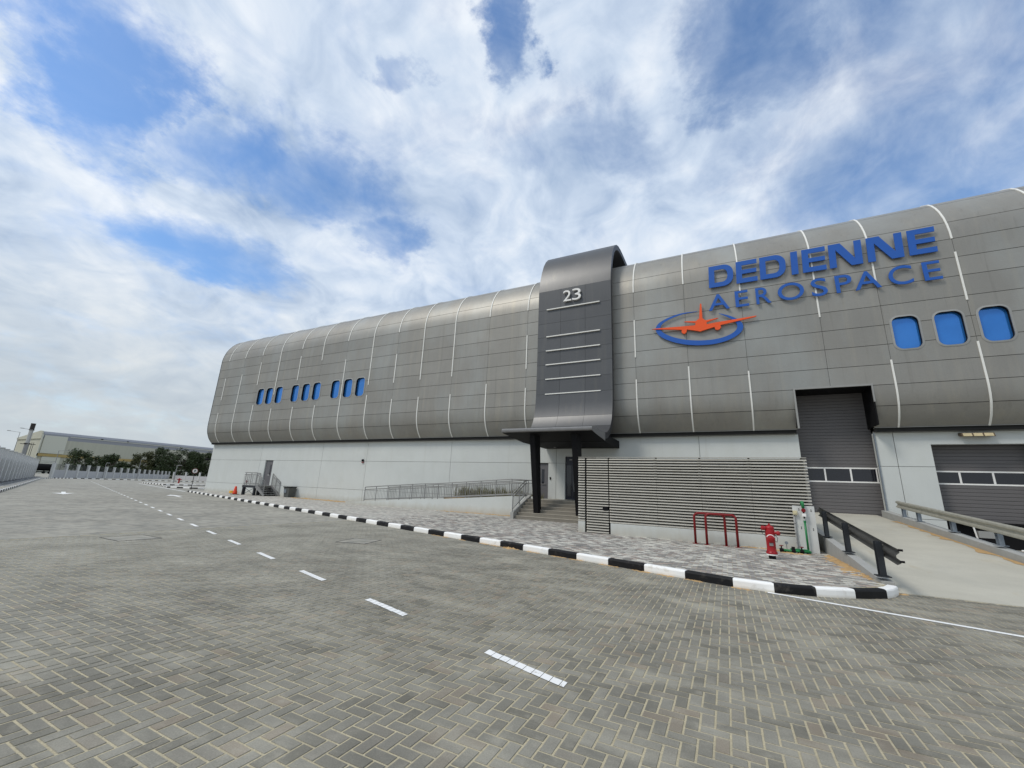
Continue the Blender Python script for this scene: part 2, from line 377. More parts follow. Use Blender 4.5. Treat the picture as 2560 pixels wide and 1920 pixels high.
def flat_smooth(o, ang=40):
    me = o.data
    me.polygons.foreach_set('use_smooth', [True] * len(me.polygons))
    bm = bmesh.new(); bm.from_mesh(me)
    for e in bm.edges:
        if len(e.link_faces) == 2 and e.calc_face_angle(0) > math.radians(ang): e.smooth = False
    bm.to_mesh(me); bm.free()
    return o
def thing(name, label, cat, org=(0, 0, 0), group=None, kind=None):
    o = bpy.data.objects.new(name, None); COL.objects.link(o); o.location = org; o['org'] = list(org)
    o.empty_display_size = 0.3
    tag(o, label, cat, group, kind); return o
def tag(o, label, cat=None, group=None, kind=None):
    o['label'] = label
    if cat: o['category'] = cat
    if group: o['group'] = group
    if kind: o['kind'] = kind
    return o
def struct(o, label=None, kind='structure'):
    o['kind'] = kind
    if label: o['label'] = label
    return o

# ------------------------------------------------------------------ ground, road, sidewalk
RD = Vector((-0.9576, 0.2881))            # direction of the road, away from the camera
RN = Vector((0.2881, 0.9576))             # towards the building
K0 = Vector((-3.41, 10.5))                # point on the kerb foot
def kerb_y(x): return K0.y + (x - K0.x) * RD.y / RD.x
ZS = 0.13
struct(MB().quad((-900, -600, -0.10), (900, -600, -0.10), (900, 900, -0.10), (-900, 900, -0.10)).build('ground', GROUND), 'sandy ground around the industrial yard')
NX0, NX1, NY0, NY1 = -15.0, 7.0, 0.0, 16.0
road = MB().quad((NX0, NY0, -0.0045), (NX1, NY0, -0.0045), (NX1, NY1, -0.0045), (NX0, NY1, -0.0045)).build('road', BED)
struct(road, 'grey herringbone block paved road with sandy joints')
rf = MB()
rf.quad((-330, -120, -0.001), (NX0, -120, -0.001), (NX0, 160, -0.001), (-330, 160, -0.001))
rf.quad((NX0, -120, -0.001), (120, -120, -0.001), (120, NY0, -0.001), (NX0, NY0, -0.001))
rf.quad((NX1, NY0, -0.001), (120, NY0, -0.001), (120, 70, -0.001), (NX1, 70, -0.001))
rf.quad((NX0, NY1, -0.001), (NX1, NY1, -0.001), (NX1, 20, -0.001), (NX0, 20, -0.001))
rf.build('road_surface', ROADFAR, road)

def paver_mesh(lx, ly, x, y, z, tx=0.0, ty=0.0, g=0.0045, c=0.005, h=0.012):
    hx, hy = lx / 2 - g, ly / 2 - g
    v = []
    for (sx, sy) in ((-1, -1), (1, -1), (1, 1), (-1, 1)):
        v.append((x + sx * (hx - c), y + sy * (hy - c), z + sx * tx + sy * ty))
    for (sx, sy) in ((-1, -1), (1, -1), (1, 1), (-1, 1)):
        v.append((x + sx * hx, y + sy * hy, z - h + sx * tx + sy * ty))
    return v
PF = [(0, 1, 2, 3), (4, 5, 1, 0), (5, 6, 2, 1), (6, 7, 3, 2), (7, 4, 0, 3)]
def lay(pavers, parent, m, zt, fieldname):
    # pavers: list of (x, y, lx, ly); nearest 300 in the frame become objects, the rest one part
    sc_ = []
    for k, (x, y, lx, ly) in enumerate(pavers):
        q = proj(x, y, zt)
        infr = q is not None and -0.01 < q[0] < 1.01 and -0.01 < q[1] < 1.01
        sc_.append((0 if infr else 1, math.hypot(x, y), k))
    order = sorted(sc_); near = set(k for f, d, k in order[:300] if f == 0)
    protos = {}
    V = []; Fc = []
    for k, (x, y, lx, ly) in enumerate(pavers):
        dz = rng.uniform(-0.0012, 0.0012); tx = rng.uniform(-0.0008, 0.0008); ty = rng.uniform(-0.0006, 0.0006)
        if k in near:
            key = (round(lx, 2), round(ly, 2))
            if key not in protos:
                me = bpy.data.meshes.new('paver'); me.from_pydata(paver_mesh(lx, ly, 0, 0, 0), [], PF); me.materials.append(m); protos[key] = me
            o = link('paver', protos[key], parent, (x, y, zt + dz)); o.rotation_euler = (ty * 10, tx * 10, rng.uniform(-0.006, 0.006))
        else:
            i = len(V); V += paver_mesh(lx, ly, x, y, zt + dz, tx, ty); Fc += [tuple(i + a for a in f) for f in PF]
    me = bpy.data.meshes.new(fieldname); me.from_pydata(V, [], Fc); me.materials.append(m)
    o = link(fieldname, me, parent, (0, 0, 0)); o['kind'] = 'stuff'
    return o
def visible(x, y, z, mx=0.10):
    q = proj(x, y, z)
    return q is not None and -mx < q[0] < 1 + mx and -0.25 < q[1] < 1 + mx
W_ = 0.1
pv = []
for i in range(int(NX0 / W_), int(NX1 / W_)):
    for j in range(int(NY0 / W_) + 2, int(NY1 / W_)):
        mm = (i - j) % 4
        if mm == 0: x, y, lx, ly = (i + 1) * W_, (j + 0.5) * W_, 0.2, 0.1
        elif mm == 3: x, y, lx, ly = (i + 0.5) * W_, (j + 1) * W_, 0.1, 0.2
        else: continue
        if x < 0.75 and y > kerb_y(x) + 0.10: continue
        if 0.75 <= x < 2.75 and y > np.interp(x, [0.75, 1.44, 2.04, 2.53, 2.74], [9.45, 9.68, 10.0, 10.42, 10.95]) + 0.06: continue
        if x > 2.0 and y > 11.0: continue
        if x < NX0 + 0.1 or x > NX1 - 0.1: continue
        if visible(x, y, 0): pv.append((x, y, lx, ly))
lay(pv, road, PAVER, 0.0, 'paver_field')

# sidewalk
KB = lambda x: kerb_y(x) + 0.155
side_poly = [(-50.8, kerb_y(-50.8) + 0.1), (0.2, kerb_y(0.2) + 0.1), (0.76, 9.56), (1.43, 9.71), (2.06, 10.07), (2.62, 10.75), (2.62, 26.1), (-50.2, 26.1)]
sw = MB().quad(*[(x, y, ZS - 0.006) for x, y in side_poly]).build('sidewalk', SIDEFAR)
struct(sw, 'raised sidewalk of mixed grey and reddish blocks beside the building')
sp = []
j0 = int(9.3 / 0.1)
for j in range(j0, int(21.5 / 0.1)):
    y = (j + 0.5) * 0.1
    for i in range(int(-15.5 / 0.2), int(2.7 / 0.2)):
        x = (i + 0.5 * (j % 2) + rng.choice((0, 0.0, 0.25)) * 0 + 0.5) * 0.2
        if y < kerb_y(x) + 0.16 or x > 2.55: continue
        if x > 0.2 and (x - 0.5) ** 2 / 4.6 + (y - 11.6) ** 2 / 3.9 > 1.0 and y < 11.2: continue
        if y > 20.6 or (y > 16.6 and -5.2 < x): continue
        if x < -13.9 or not visible(x, y, ZS): continue
        sp.append((x, y, 0.2, 0.1))
bedS = MB().quad(*[(x, y, ZS - 0.0055) for x, y in ((-13.9, kerb_y(-13.9) + 0.12), (0.2, kerb_y(0.2) + 0.12), (1.43, 9.73), (2.06, 10.1), (2.6, 10.8), (2.6, 20.55), (-13.9, 20.55))]).build('bedding_sand', BED, sw)
lay(sp, sw, SPAVER, ZS, 'paver_field')

# kerbs
def kerb(name, pts, label, start=0, L=0.885, wd=0.15, top=0.15, left=True):
    pts = [Vector((p[0], p[1])) for p in pts]
    seg = [(pts[k + 1] - pts[k]).length for k in range(len(pts) - 1)]; tot = sum(seg); n = max(1, round(tot / L)); st = tot / n
    def at(s):
        s = min(max(s, 0), tot)
        for k, l in enumerate(seg):
            if s <= l + 1e-6: return pts[k].lerp(pts[k + 1], s / l)
            s -= l
        return pts[-1]
    org = (pts[0].x, pts[0].y, 0)
    root = thing(name, label, None, org, kind='structure')
    for k in range(n):
        a, b = at(k * st + 0.004), at((k + 1) * st - 0.004); d = (b - a).normalized(); nn_ = Vector((-d.y, d.x)) * (1 if left else -1)
        mid = at((k + 0.5) * st)
        line = [a, b] if (mid - (a + b) / 2).length < 0.01 else [a, mid, b]
        prof = [(0.0, -0.05), (0.0, top - 0.035), (0.010, top - 0.012), (0.032, top), (wd, top), (wd, -0.05)]
        m_ = MB(); rings = []
        for q in line:
            rings.append([(q.x + nn_.x * o_, q.y + nn_.y * o_, z) for o_, z in prof])
        for r0, r1 in zip(rings[:-1], rings[1:]):
            m_.sheet(r0, r1)
        m_.f.append(tuple(range(6))); i = len(m_.v) - 6; m_.f.append(tuple(range(i + 5, i - 1, -1)))
        m_.build('kerbstone', KWHITE if (k + start) % 2 == 0 else KBLACK, root)
    return root
# main kerb: white/black boundary lies at x=-5.97
kA = Vector((-50.6, 0)); kA.y = kerb_y(-50.6)
kB = Vector((0.04, kerb_y(0.04)))
LS = 0.8865
t0 = (Vector((-5.97, kerb_y(-5.97))) - kA).length; n0 = int(t0 / LS); off0 = t0 - n0 * LS
kA2 = kA + (kB - kA).normalized() * off0
nst = round((kB - kA2).length / LS)
kend = kA2 + (kB - kA2).normalized() * nst * LS
kerb('kerb', [kA2, kend], 'black and white painted kerb running along the sidewalk before the grey building', start=n0 % 2 + 1, L=LS)
kerb('kerb', [(kend.x + .008, kend.y - .002), (0.73, 9.42), (1.44, 9.62), (2.04, 9.92), (2.53, 10.33), (2.74, 10.82)], 'black and white kerb end curving round beside the concrete ramp', start=0, L=0.72)
kerb('kerb', [(-30, 5.9), (-46.36, 10.84), (-64.34, 16.26), (-81.57, 21.39), (-107.38, 29.09), (-116.2, 32.07)], 'far left black and white kerb beside the parking bays', left=False)
kerb('kerb', [(-116.2, 32.07), (-123.26, 35.24), (-130.14, 39.93), (-132.8, 44.71), (-135, 52), (-141, 72), (-146, 90)], 'distant black and white kerb along the foot of the back wall', left=False)
kerb('kerb', [(-86.2, 46), (-82.35, 36.73), (-92.44, 38.54), (-95.94, 39.28), (-99, 43), (-98, 50)], 'far black and white kerb ring of the island with the red hydrant', left=False)
kerb('kerb', [(-62.0, 34.5), (-63.5, 31.2), (-66.36, 29.99), (-73.45, 32.44), (-74.5, 35)], 'black and white kerb of the traffic island left of the round sign', left=False)

def island(poly, label):
    return struct(MB().prismZ(poly, 0.02, 0.135).build('traffic_island', SIDEFAR), label)
island([(-95.7, 39.4), (-92.4, 38.68), (-82.5, 36.9), (-86.1, 45.9), (-97.9, 49.8), (-98.8, 43)], 'paved far island carrying the red hydrant')
island([(-73.3, 32.55), (-66.3, 30.15), (-63.6, 31.35), (-62.2, 34.4), (-74.3, 35)], 'paved island left of the round road sign')
# road markings on the pavers
def strip_poly(poly, zz, name='lane_dash'):
    return MB().quad(*[(x, y, zz) for x, y in poly]).build(name, LINEM, road)
dash0 = Vector((-1.345, 3.89))
for k in range(42):
    b = dash0 + RD * (2.5 * k if k > 1 else 2.52 * k if k else 0)
    if k == 0: b = Vector((-1.35, 3.86))
    a = b + RD * 1.0
    hw = 0.052; n_ = RN * hw
    if k > 22: a = b + RD * 1.0
    mb = MB()
    if k < 6:     # cut along the joints of the blocks
        xs = [a.x]; c_ = math.floor(a.x / 0.1) * 0.1 + 0.1
        while c_ < b.x: xs.append(c_); c_ += 0.1
        xs.append(b.x)
        for x0, x1 in zip(xs[:-1], xs[1:]):
            x0 += 0.003; x1 -= 0.003
            if x1 - x0 < 0.01: continue
            y0 = a.y + (x0 - a.x) * RD.y / RD.x; y1 = a.y + (x1 - a.x) * RD.y / RD.x; j = rng.uniform(-0.004, 0.004)
            mb.quad((x0, y0 - hw + j, 0.0045), (x1, y1 - hw + j, 0.0045), (x1, y1 + hw + j, 0.0045), (x0, y0 + hw + j, 0.0045))
    else:
        p = [a - n_, b - n_, b + n_, a + n_]; mb.quad(*[(q.x, q.y, 0.004) for q in p])
    mb.build('lane_dash', LINEM, road)
strip_poly([(0.53, 9.32), (3.36, 8.46), (7.5, 7.2), (7.5, 7.3), (3.36, 8.57), (0.53, 9.42)], 0.0045, 'edge_line')
e0 = Vector((-51.2, kerb_y(-51.2))); e1 = e0 + RD * 42
strip_poly([tuple(e0 - RN * .09), tuple(e0 + RN * .09), tuple(e1 + RN * .09), tuple(e1 - RN * .09)], 0.004, 'edge_line')
def arrow(c, s=1.0, flip=1):
    c = Vector(c)
    q = [(-1.9, -.09), (.2, -.09), (.2, -.45), (1.9, 0), (.2, .45), (.2, .09), (-1.9, .09)]
    pts = [c + RD * (-flip * x * s) + RN * (y * s) for x, y in q]
    MB().quad(*[(p.x, p.y, 0.004) for p in pts]).build('arrow_marking', LINEM, road)
arrow((-44.3, 13.5), 1.3); arrow((-40.0, 18.8), 1.25, -1)
def manhole(name, c, sx, sy, label, rot=0.0):
    root = thing(name, label, 'manhole cover', (c[0], c[1], 0))
    R_ = Matrix.Rotation(rot, 3, 'Z')
    def bx(x0, y0, x1, y1, z, nm, m_):
        pts = [R_ @ Vector((x, y, 0)) for x, y in ((x0, y0), (x1, y0), (x1, y1), (x0, y1))]
        MB().prismZ([(p.x, p.y) for p in pts], z - 0.01, z).build(nm, m_, root, loc=(0, 0, 0))
    f_ = 0.022
    for a in ((-sx, -sy, sx, -sy + f_), (-sx, sy - f_, sx, sy), (-sx, -sy + f_, -sx + f_, sy - f_), (sx - f_, -sy + f_, sx, sy - f_)): bx(*a, 0.005, 'frame', ASPH)
    bx(-sx + f_ + .012, -sy + f_ + .012, sx - f_ - .012, sy - f_ - .012, 0.004, 'cover', ROADFAR)
    return root
manhole('manhole_cover', (-13.75, 5.7), 0.50, 0.46, 'square block filled manhole cover in the road left of the lane dashes')
manhole('manhole_cover', (-9.5, 9.3), 0.45, 0.5, 'square block filled manhole cover in the road close to the kerb', 0.3)

# ------------------------------------------------------------------ the hangar-like building
B = thing('industrial_hall', 'long grey metal clad hall with rounded shell over white base walls', 'building', (-15, 26, 0))
PROF = [(25.65, 5.25), (25.50, 5.42), (25.34, 5.64), (25.20, 5.92), (25.08, 6.22), (25.01, 6.55), (24.97, 6.9), (24.96, 7.2), (24.96, 14.2), (24.985, 14.6), (25.06, 15.0), (25.21, 15.5),
        (25.45, 16.0), (25.70, 16.38), (26.0, 16.74), (26.34, 17.04), (26.84, 17.34), (27.5, 17.62), (28.4, 17.85), (29.5, 17.97), (31.0, 18.0)]
def prof_between(z0, z1, prof=PROF):
    pts = []
    for (ya, za), (yb, zb) in zip(prof[:-1], prof[1:]):
        if zb <= z0 or za >= z1: continue
        t0_ = max(0, (z0 - za) / (zb - za)); t1_ = min(1, (z1 - za) / (zb - za))
        p0 = (ya + (yb - ya) * t0_, za + (zb - za) * t0_); p1 = (ya + (yb - ya) * t1_, za + (zb - za) * t1_)
        if not pts: pts.append(p0)
        pts.append(p1)
    return pts
def offset(pts, d):
    o = []
    for k, p in enumerate(pts):
        a = Vector(pts[max(0, k - 1)]); b = Vector(pts[min(len(pts) - 1, k + 1)]); t = (b - a).normalized()
        n_ = Vector((-t.y, t.x))          # going up with -Y outward: normal = (-tz, ty)
        o.append((p[0] + n_.x * d, p[1] + n_.y * d))
    return o
def band_mesh(x0, x1, z0, z1, d0, d1, prof=PROF):
    pts = prof_between(z0, z1, prof)
    a, b = offset(pts, d0), offset(pts, d1)
    return MB().prismX(a + b[::-1], x0, x1)
ZB = [5.25, 6.2, 7.2, 8.2, 9.2, 10.2, 11.22, 12.25, 13.22, 14.2, 15.2, 16.74, 18.0]
SX = [-48.4, -45.45, -42.45, -39.4, -36.18, -33.1, -29.87, -26.7, -23.85, -21.1, -18.06, -14.95, -11.8, -8.16, -4.37, -1.4, 1.58, 5.06, 7.55, 10.63, 13.7, 16.7, 19.7]
XE = [-49.86] + SX + [22.5]
WINX = [(-41.55), (-40.13), (-38.63), (-36.23), (-34.68), (-33.2), (-30.72), (-29.15), (-27.66), 8.32, 9.86, 11.36]
WZ0, WZ1 = 8.84, 10.57
def rrect(cx_, cz, hw, hh, r, n=7):
    pts = []
    for (sx, sz, a0) in ((1, -1, -90), (1, 1, 0), (-1, 1, 90), (-1, -1, 180)):
        for k in range(n):
            a = math.radians(a0 + 90 * k / (n - 1)); pts.append((cx_ + sx * (hw - r) + r * math.cos(a), cz + sz * (hh - r) + r * math.sin(a)))
    return pts
WC = (WZ0 + WZ1) / 2; WHH = (WZ1 - WZ0) / 2
def whw(x): return 0.56 if x < 0 else 0.54
cutm = MB()
for x in WINX: cutm.prismY(rrect(x, WC, whw(x) - 0.02, WHH - 0.02, 0.33), 24.8, 25.4)
cme = bpy.data.meshes.new('cutter'); cme.from_pydata(cutm.v, [], cutm.f)
bmc = bmesh.new(); bmc.from_mesh(cme); bmesh.ops.recalc_face_normals(bmc, faces=bmc.faces); bmc.to_mesh(cme); bmc.free()
cut = bpy.data.objects.new('cutter', cme); COL.objects.link(cut)
G_ = 0.007
todo = []
for bi in range(len(ZB) - 1):
    z0, z1 = ZB[bi], ZB[bi + 1]
    edges = list(XE)
    cells = []
    for x0, x1 in zip(edges[:-1], edges[1:]):
        if z1 <= 7.21:
            if x1 <= 3.56 or x0 >= 6.64: cells.append((x0, x1))
            elif x0 < 3.56 < x1: cells.append((x0, 3.56)); 
            if x0 < 6.64 < x1: cells.append((6.64, x1))
        else: cells.append((x0, x1))
    for x0, x1 in cells:
        mb = band_mesh(x0 + G_, x1 - G_, z0 + (0.012 if bi else 0), z1 - 0.012, 0.0, -0.03)
        o = mb.build('shell_panel', SHELL, B)
        if z0 > 8 and z1 < 11.5 and any(x0 < x + 0.6 and x1 > x - 0.6 for x in WINX): todo.append(o)
        elif z1 <= 7.3 or z0 >= 14.1: flat_smooth(o, 30)
for o in todo:
    bmc = bmesh.new(); bmc.from_mesh(o.data); bmesh.ops.recalc_face_normals(bmc, faces=bmc.faces); bmc.to_mesh(o.data); bmc.free()
    md = o.modifiers.new('cut', 'BOOLEAN'); md.object = cut; md.operation = 'DIFFERENCE'; md.solver = 'EXACT'
bpy.context.view_layer.update()
dg = bpy.context.evaluated_depsgraph_get()
newm = [(o, bpy.data.meshes.new_from_object(o.evaluated_get(dg))) for o in todo]
for o, me in newm:
    o.modifiers.clear()
    # pieces parted by a window opening become panels of their own
    par = list(range(len(me.vertices)))
    def root_(i):
        while par[i] != i: par[i] = par[par[i]]; i = par[i]
        return i
    for e_ in me.edges:
        a_, b_ = root_(e_.vertices[0]), root_(e_.vertices[1])
        if a_ != b_: par[a_] = b_
    isl = {}
    for f_ in me.polygons: isl.setdefault(root_(f_.vertices[0]), []).append(f_.index)
    if len(isl) == 1: o.data = me; continue
    for k_, fs in enumerate(isl.values()):
        idx = {}; V_ = []; F_ = []
        for fi in fs:
            q_ = []
            for vi in me.polygons[fi].vertices:
                if vi not in idx: idx[vi] = len(V_); V_.append(tuple(me.vertices[vi].co))
                q_.append(idx[vi])
            F_.append(q_)
        m2 = bpy.data.meshes.new('shell_panel'); m2.from_pydata(V_, [], F_); m2.materials.append(SHELL)
        if k_ == 0: o.data = m2
        else: link('shell_panel', m2, B)
bpy.data.objects.remove(cut)
# dark backing behind the panel joints, cut for the windows and the door by staying behind them
bk = MB()
pb = offset(prof_between(7.2, 18.0), -0.06)
def backing(x0, x1, z0, z1):
    a = offset(prof_between(z0, z1), -0.05); bk.sheet([(x0, y, z) for y, z in a], [(x1, y, z) for y, z in a])
backing(-49.8, 3.50, 5.25, 7.2); backing(6.70, 22.5, 5.25, 7.2); backing(-49.8, 22.5, 7.2, 8.2); backing(-49.8, 22.5, 11.22, 18.0)
xs = [-49.8] + sum([[x - whw(x) + .05, x + whw(x) - .05] for x in WINX], []) + [22.5]
for x0, x1 in zip(xs[0::2], xs[1::2]): backing(x0, x1, 8.2, 11.22)
for x in WINX: backing(x - whw(x) + .05, x + whw(x) - .05, 8.2, WZ0 + .03); backing(x - whw(x) + .05, x + whw(x) - .05, WZ1 - .03, 11.22)
bk.build('backing', DARK, B)
# end wall of the shell and flat roof
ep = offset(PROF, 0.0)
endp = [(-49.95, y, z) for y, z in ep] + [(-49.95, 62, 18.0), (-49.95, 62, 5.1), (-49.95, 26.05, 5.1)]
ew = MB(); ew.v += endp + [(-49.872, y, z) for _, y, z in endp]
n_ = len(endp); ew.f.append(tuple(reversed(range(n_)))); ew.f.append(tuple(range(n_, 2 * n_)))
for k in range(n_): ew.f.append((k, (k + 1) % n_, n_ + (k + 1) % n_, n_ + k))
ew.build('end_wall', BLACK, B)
MB().box(-49.86, 31.02, 17.9, 22.5, 62, 17.99).build('roof', SHELL, B)
MB().box(-49.8, 61.9, 0, 22.5, 62, 17.8).build('rear_wall', SHELL, B)
MB().box(-49.9, 26.4, 0, -49.8, 61.8, 5.05).build('side_wall', WALLM, B)
# windows
def ring(outer, inner, yo, yi, depth):
    mb = MB(); n_ = len(outer)
    i = len(mb.v)
    mb.v += [(x, yo, z) for x, z in outer] + [(x, yi, z) for x, z in inner] + [(x, depth, z) for x, z in inner] + [(x, yo + 0.06, z) for x, z in outer]
    for k in range(n_):
        j = (k + 1) % n_
        mb.f += [(i + k, i + j, i + n_ + j, i + n_ + k), (i + n_ + k, i + n_ + j, i + 2 * n_ + j, i + 2 * n_ + k), (i + 3 * n_ + k, i + 3 * n_ + j, i + j, i + k)]
    return mb
for x in WINX:
    hw = whw(x)
    wn = ring(rrect(x, WC, hw + 0.03, WHH + 0.03, 0.36), rrect(x, WC, hw - 0.05, WHH - 0.05, 0.30), 24.945, 24.93, 24.97).build('window', FRAME, B)
    ring(rrect(x, WC, hw - 0.046, WHH - 0.046, 0.30), rrect(x, WC, hw - 0.052, WHH - 0.052, 0.30), 24.972, 24.974, 25.13).build('reveal', BLACK, wn)
    MB().prismY(rrect(x, WC, hw - 0.045, WHH - 0.045, 0.30), 25.115, 25.14).build('pane', BLUEGL, wn)
# white vertical strips
SEG = {-48.4: [(14.2, 17.9), (9.75, 12.2), (5.25, 8.35)], -45.45: [(14.2, 17.9), (5.25, 12.39)], -42.45: [(14.2, 17.9), (11.0, 13.45), (5.25, 8.92)],
       -39.4: [(9.79, 17.9), (5.25, 8.4)], -36.18: [(14.2, 17.9), (10.98, 13.44), (5.25, 8.37)], -33.1: [(12.69, 17.9), (5.25, 8.37)], -29.87: [(14.2, 17.9), (5.25, 12.43)],
       -26.7: [(9.8, 17.9), (5.25, 8.91)], -23.85: [(14.2, 17.9), (9.77, 12.26), (5.25, 8.39)], -21.1: [(9.8, 17.9), (5.25, 8.39)], -18.06: [(9.8, 17.9), (5.25, 8.4)],
       -14.95: [(14.2, 17.9), (5.25, 8.96)], -11.8: [(14.2, 17.9), (9.79, 12.28), (5.25, 8.43)], -4.37: [(14.2, 17.9), (9.82, 12.29), (5.25, 8.41)],
       -1.4: [(14.2, 17.9), (5.25, 8.95)], 1.58: [(12.9, 17.9), (5.25, 8.4)], 5.06: [(11.0, 17.9)], 7.55: [(12.4, 17.9), (5.25, 8.4)],
       10.63: [(14.2, 17.9), (10.98, 13.48), (5.25, 8.95)], 13.7: [(9.8, 17.9), (5.25, 8.4)], 16.7: [(14.2, 17.9), (5.25, 8.4)], 19.7: [(9.8, 17.9)]}
for x, segs in SEG.items():
    for z0, z1 in segs:
        flat_smooth(band_mesh(x - 0.036, x + 0.036, z0, z1, 0.035, -0.02).build('light_strip', STRIP, B), 30)
# flashing line between shell and wall
MB().box(-49.9, 25.70, 5.06, 3.5, 26.0, 5.235).box(6.70, 25.70, 5.06, 22.5, 26.0, 5.235).build('gap_channel', DARK, B)
for z, y in ((5.236, 25.62), (5.04, 25.86)):
    MB().box(-49.9, y, z, 3.5, 26.02, z + 0.02).box(6.70, y, z, 22.5, 26.02, z + 0.02).build('flashing', FRAME, B)
# white wall panels
OPEN = [(-40.35, -39.15, 1.05, 3.42), (-11.36, -10.42, 1.14, 3.41), (-9.26, -7.2, 1.14, 3.86), (3.6, 6.66, 1.06, 5.1), (8.68, 12.0, -0.9, 4.46)]
def cutrect(r, ops):
    rs = [r]
    for (a, b, c, d) in ops:
        new = []
        for (x0, x1, z0, z1) in rs:
            if a >= x1 or b <= x0 or c >= z1 or d <= z0: new.append((x0, x1, z0, z1)); continue
            if a > x0: new.append((x0, a, z0, z1))
            if b < x1: new.append((b, x1, z0, z1))
            xa, xb = max(a, x0), min(b, x1)
            if c > z0: new.append((xa, xb, z0, c))
            if d < z1: new.append((xa, xb, d, z1))
        rs = new
    return rs
WX = [-49.9, -41.22, -32.38, -26.88, -18.3, -9.87, -1.18, 3.6, 6.66, 7.39, 12.6, 18, 22.5]
WR = [-0.9, 1.08, 3.43, 5.035]
for x0, x1 in zip(WX[:-1], WX[1:]):
    for z0, z1 in zip(WR[:-1], WR[1:]):
        rs = cutrect((x0 + 0.012, x1 - 0.012, z0 + 0.010, z1 - 0.010), OPEN)
        if not rs: continue
        for (a, b, c, d) in rs:
            if b - a > 0.02 and d - c > 0.02: MB().box(a, 26.0, c, b, 26.32, d).build('wall_panel', WALLM, B)
wb = MB()
for (a, b, c, d) in cutrect((-49.88, 22.5, -0.9, 5.1), OPEN): wb.quad((a, 26.05, c), (b, 26.05, c), (b, 26.05, d), (a, 26.05, d))
wb.build('backing', mat('joint_grey', (0.20, 0.20, 0.19), 0.9), B)
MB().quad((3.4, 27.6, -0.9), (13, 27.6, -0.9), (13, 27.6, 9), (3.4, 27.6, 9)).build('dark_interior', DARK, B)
# doors
d1 = MB().box(-40.33, 26.10, 1.06, -39.17, 26.16, 3.40).build('door', DOORM, B)
MB().box(-39.62, 26.085, 2.05, -39.46, 26.10, 3.02).build('glass', DGLASS, d1)
MB().tube([(-39.75, 26.06, 2.02), (-39.52, 26.06, 2.02)], 0.018, 6).build('handle', WHITE, d1)
d2 = MB().box(-11.34, 26.10, 1.15, -10.44, 26.16, 3.39).build('door', DOORM, B)
MB().box(-10.92, 26.085, 2.1, -10.74, 26.10, 3.02).build('glass', DGLASS, d2)
MB().tube([(-10.62, 26.05, 2.06), (-10.95, 26.05, 2.06)], 0.02, 6).build('handle', GALV, d2)
d3 = MB().box(-9.24, 26.14, 1.15, -7.22, 26.20, 3.85).build('door', mat('door_navy', (0.014, 0.016, 0.03), 0.3), B)
for a, b in ((-9.18, -8.85), (-8.78, -8.26), (-8.20, -7.28)): MB().box(a, 26.125, 1.28, b, 26.14, 3.3).build('glass', DGLASS, d3)
MB().tube([(-8.66, 26.06, 1.64), (-8.66, 26.06, 2.6)], 0.02, 6).build('handle', GALV, d3)
MB().box(-9.0, 26.12, 3.62, -8.82, 26.14, 3.70).build('sensor', FRAME, d3)
MB().box(-10.30, 25.96, 2.36, -10.22, 26.0, 2.52).build('card_reader', BLACK, B)
# sectional garage doors
def garage(x0, x1, zb, zt, wz0, wz1, panes):
    Y = 26.62
    g = MB().box(x0, Y + 0.03, zb, x1, Y + 0.07, zt).build('garage_door', DARK, B)
    z = wz0 - 0.06
    def slat(za, zc): MB().prismX([(Y + 0.028, za), (Y + 0.004, za), (Y, za + 0.02), (Y, zc - 0.02), (Y + 0.004, zc), (Y + 0.028, zc)], x0, x1).build('door_slat', ROLLM, g)
    while z > zb + 0.02:
        slat(max(zb, z - 0.163) + 0.006, z - 0.006); z -= 0.163
    z = wz1 + 0.06
    while z < zt - 0.02:
        slat(z + 0.006, min(zt, z + 0.163) - 0.006); z += 0.163
    fr = MB().box(x0, Y - 0.015, wz0 - 0.055, x1, Y + 0.028, wz0 + 0.012).box(x0, Y - 0.015, wz1 - 0.012, x1, Y + 0.028, wz1 + 0.055)
    for px in panes[1:-1]: fr.box(px - 0.035, Y - 0.013, wz0 + 0.012, px + 0.035, Y + 0.028, wz1 - 0.012)
    fr.box(panes[-1] - 0.05, Y - 0.013, wz0 + 0.012, panes[-1], Y + 0.028, wz1 - 0.012)
    fr.build('window_frame', WHITE, g)
    for a, b in zip(panes[:-1], panes[1:]): MB().box(a + 0.036, Y + 0.005, wz0 + 0.013, b - 0.036, Y + 0.02, wz1 - 0.013).build('pane', DGLASS, g)
    return g
garage(3.50, 6.74, 1.06, 8.0, 2.70, 3.34, [3.56, 4.62, 5.68, 6.72])
garage(8.60, 12.1, 1.06, 4.9, 2.72, 3.24, [8.64, 9.66, 10.76, 11.9, 12.1])
for q in ((6.64, 25.0, 5.3, 6.70, 27.4, 7.2), (3.50, 25.0, 5.3, 3.56, 27.4, 7.2), (3.50, 25.02, 7.2, 6.70, 27.4, 7.24)): MB().box(*q).build('reveal_lining', BLACK, B)
MB().box(3.48, 24.93, 7.20, 6.72, 25.02, 7.29).box(3.48, 24.93, 5.2, 3.56, 25.02, 7.20).box(6.64, 24.93, 6.4, 6.70, 25.02, 7.20).build('opening_trim', FRAME, B)
MB().box(6.655, 25.94, 1.06, 6.70, 26.0, 5.03).build('jamb', POSTG, B)
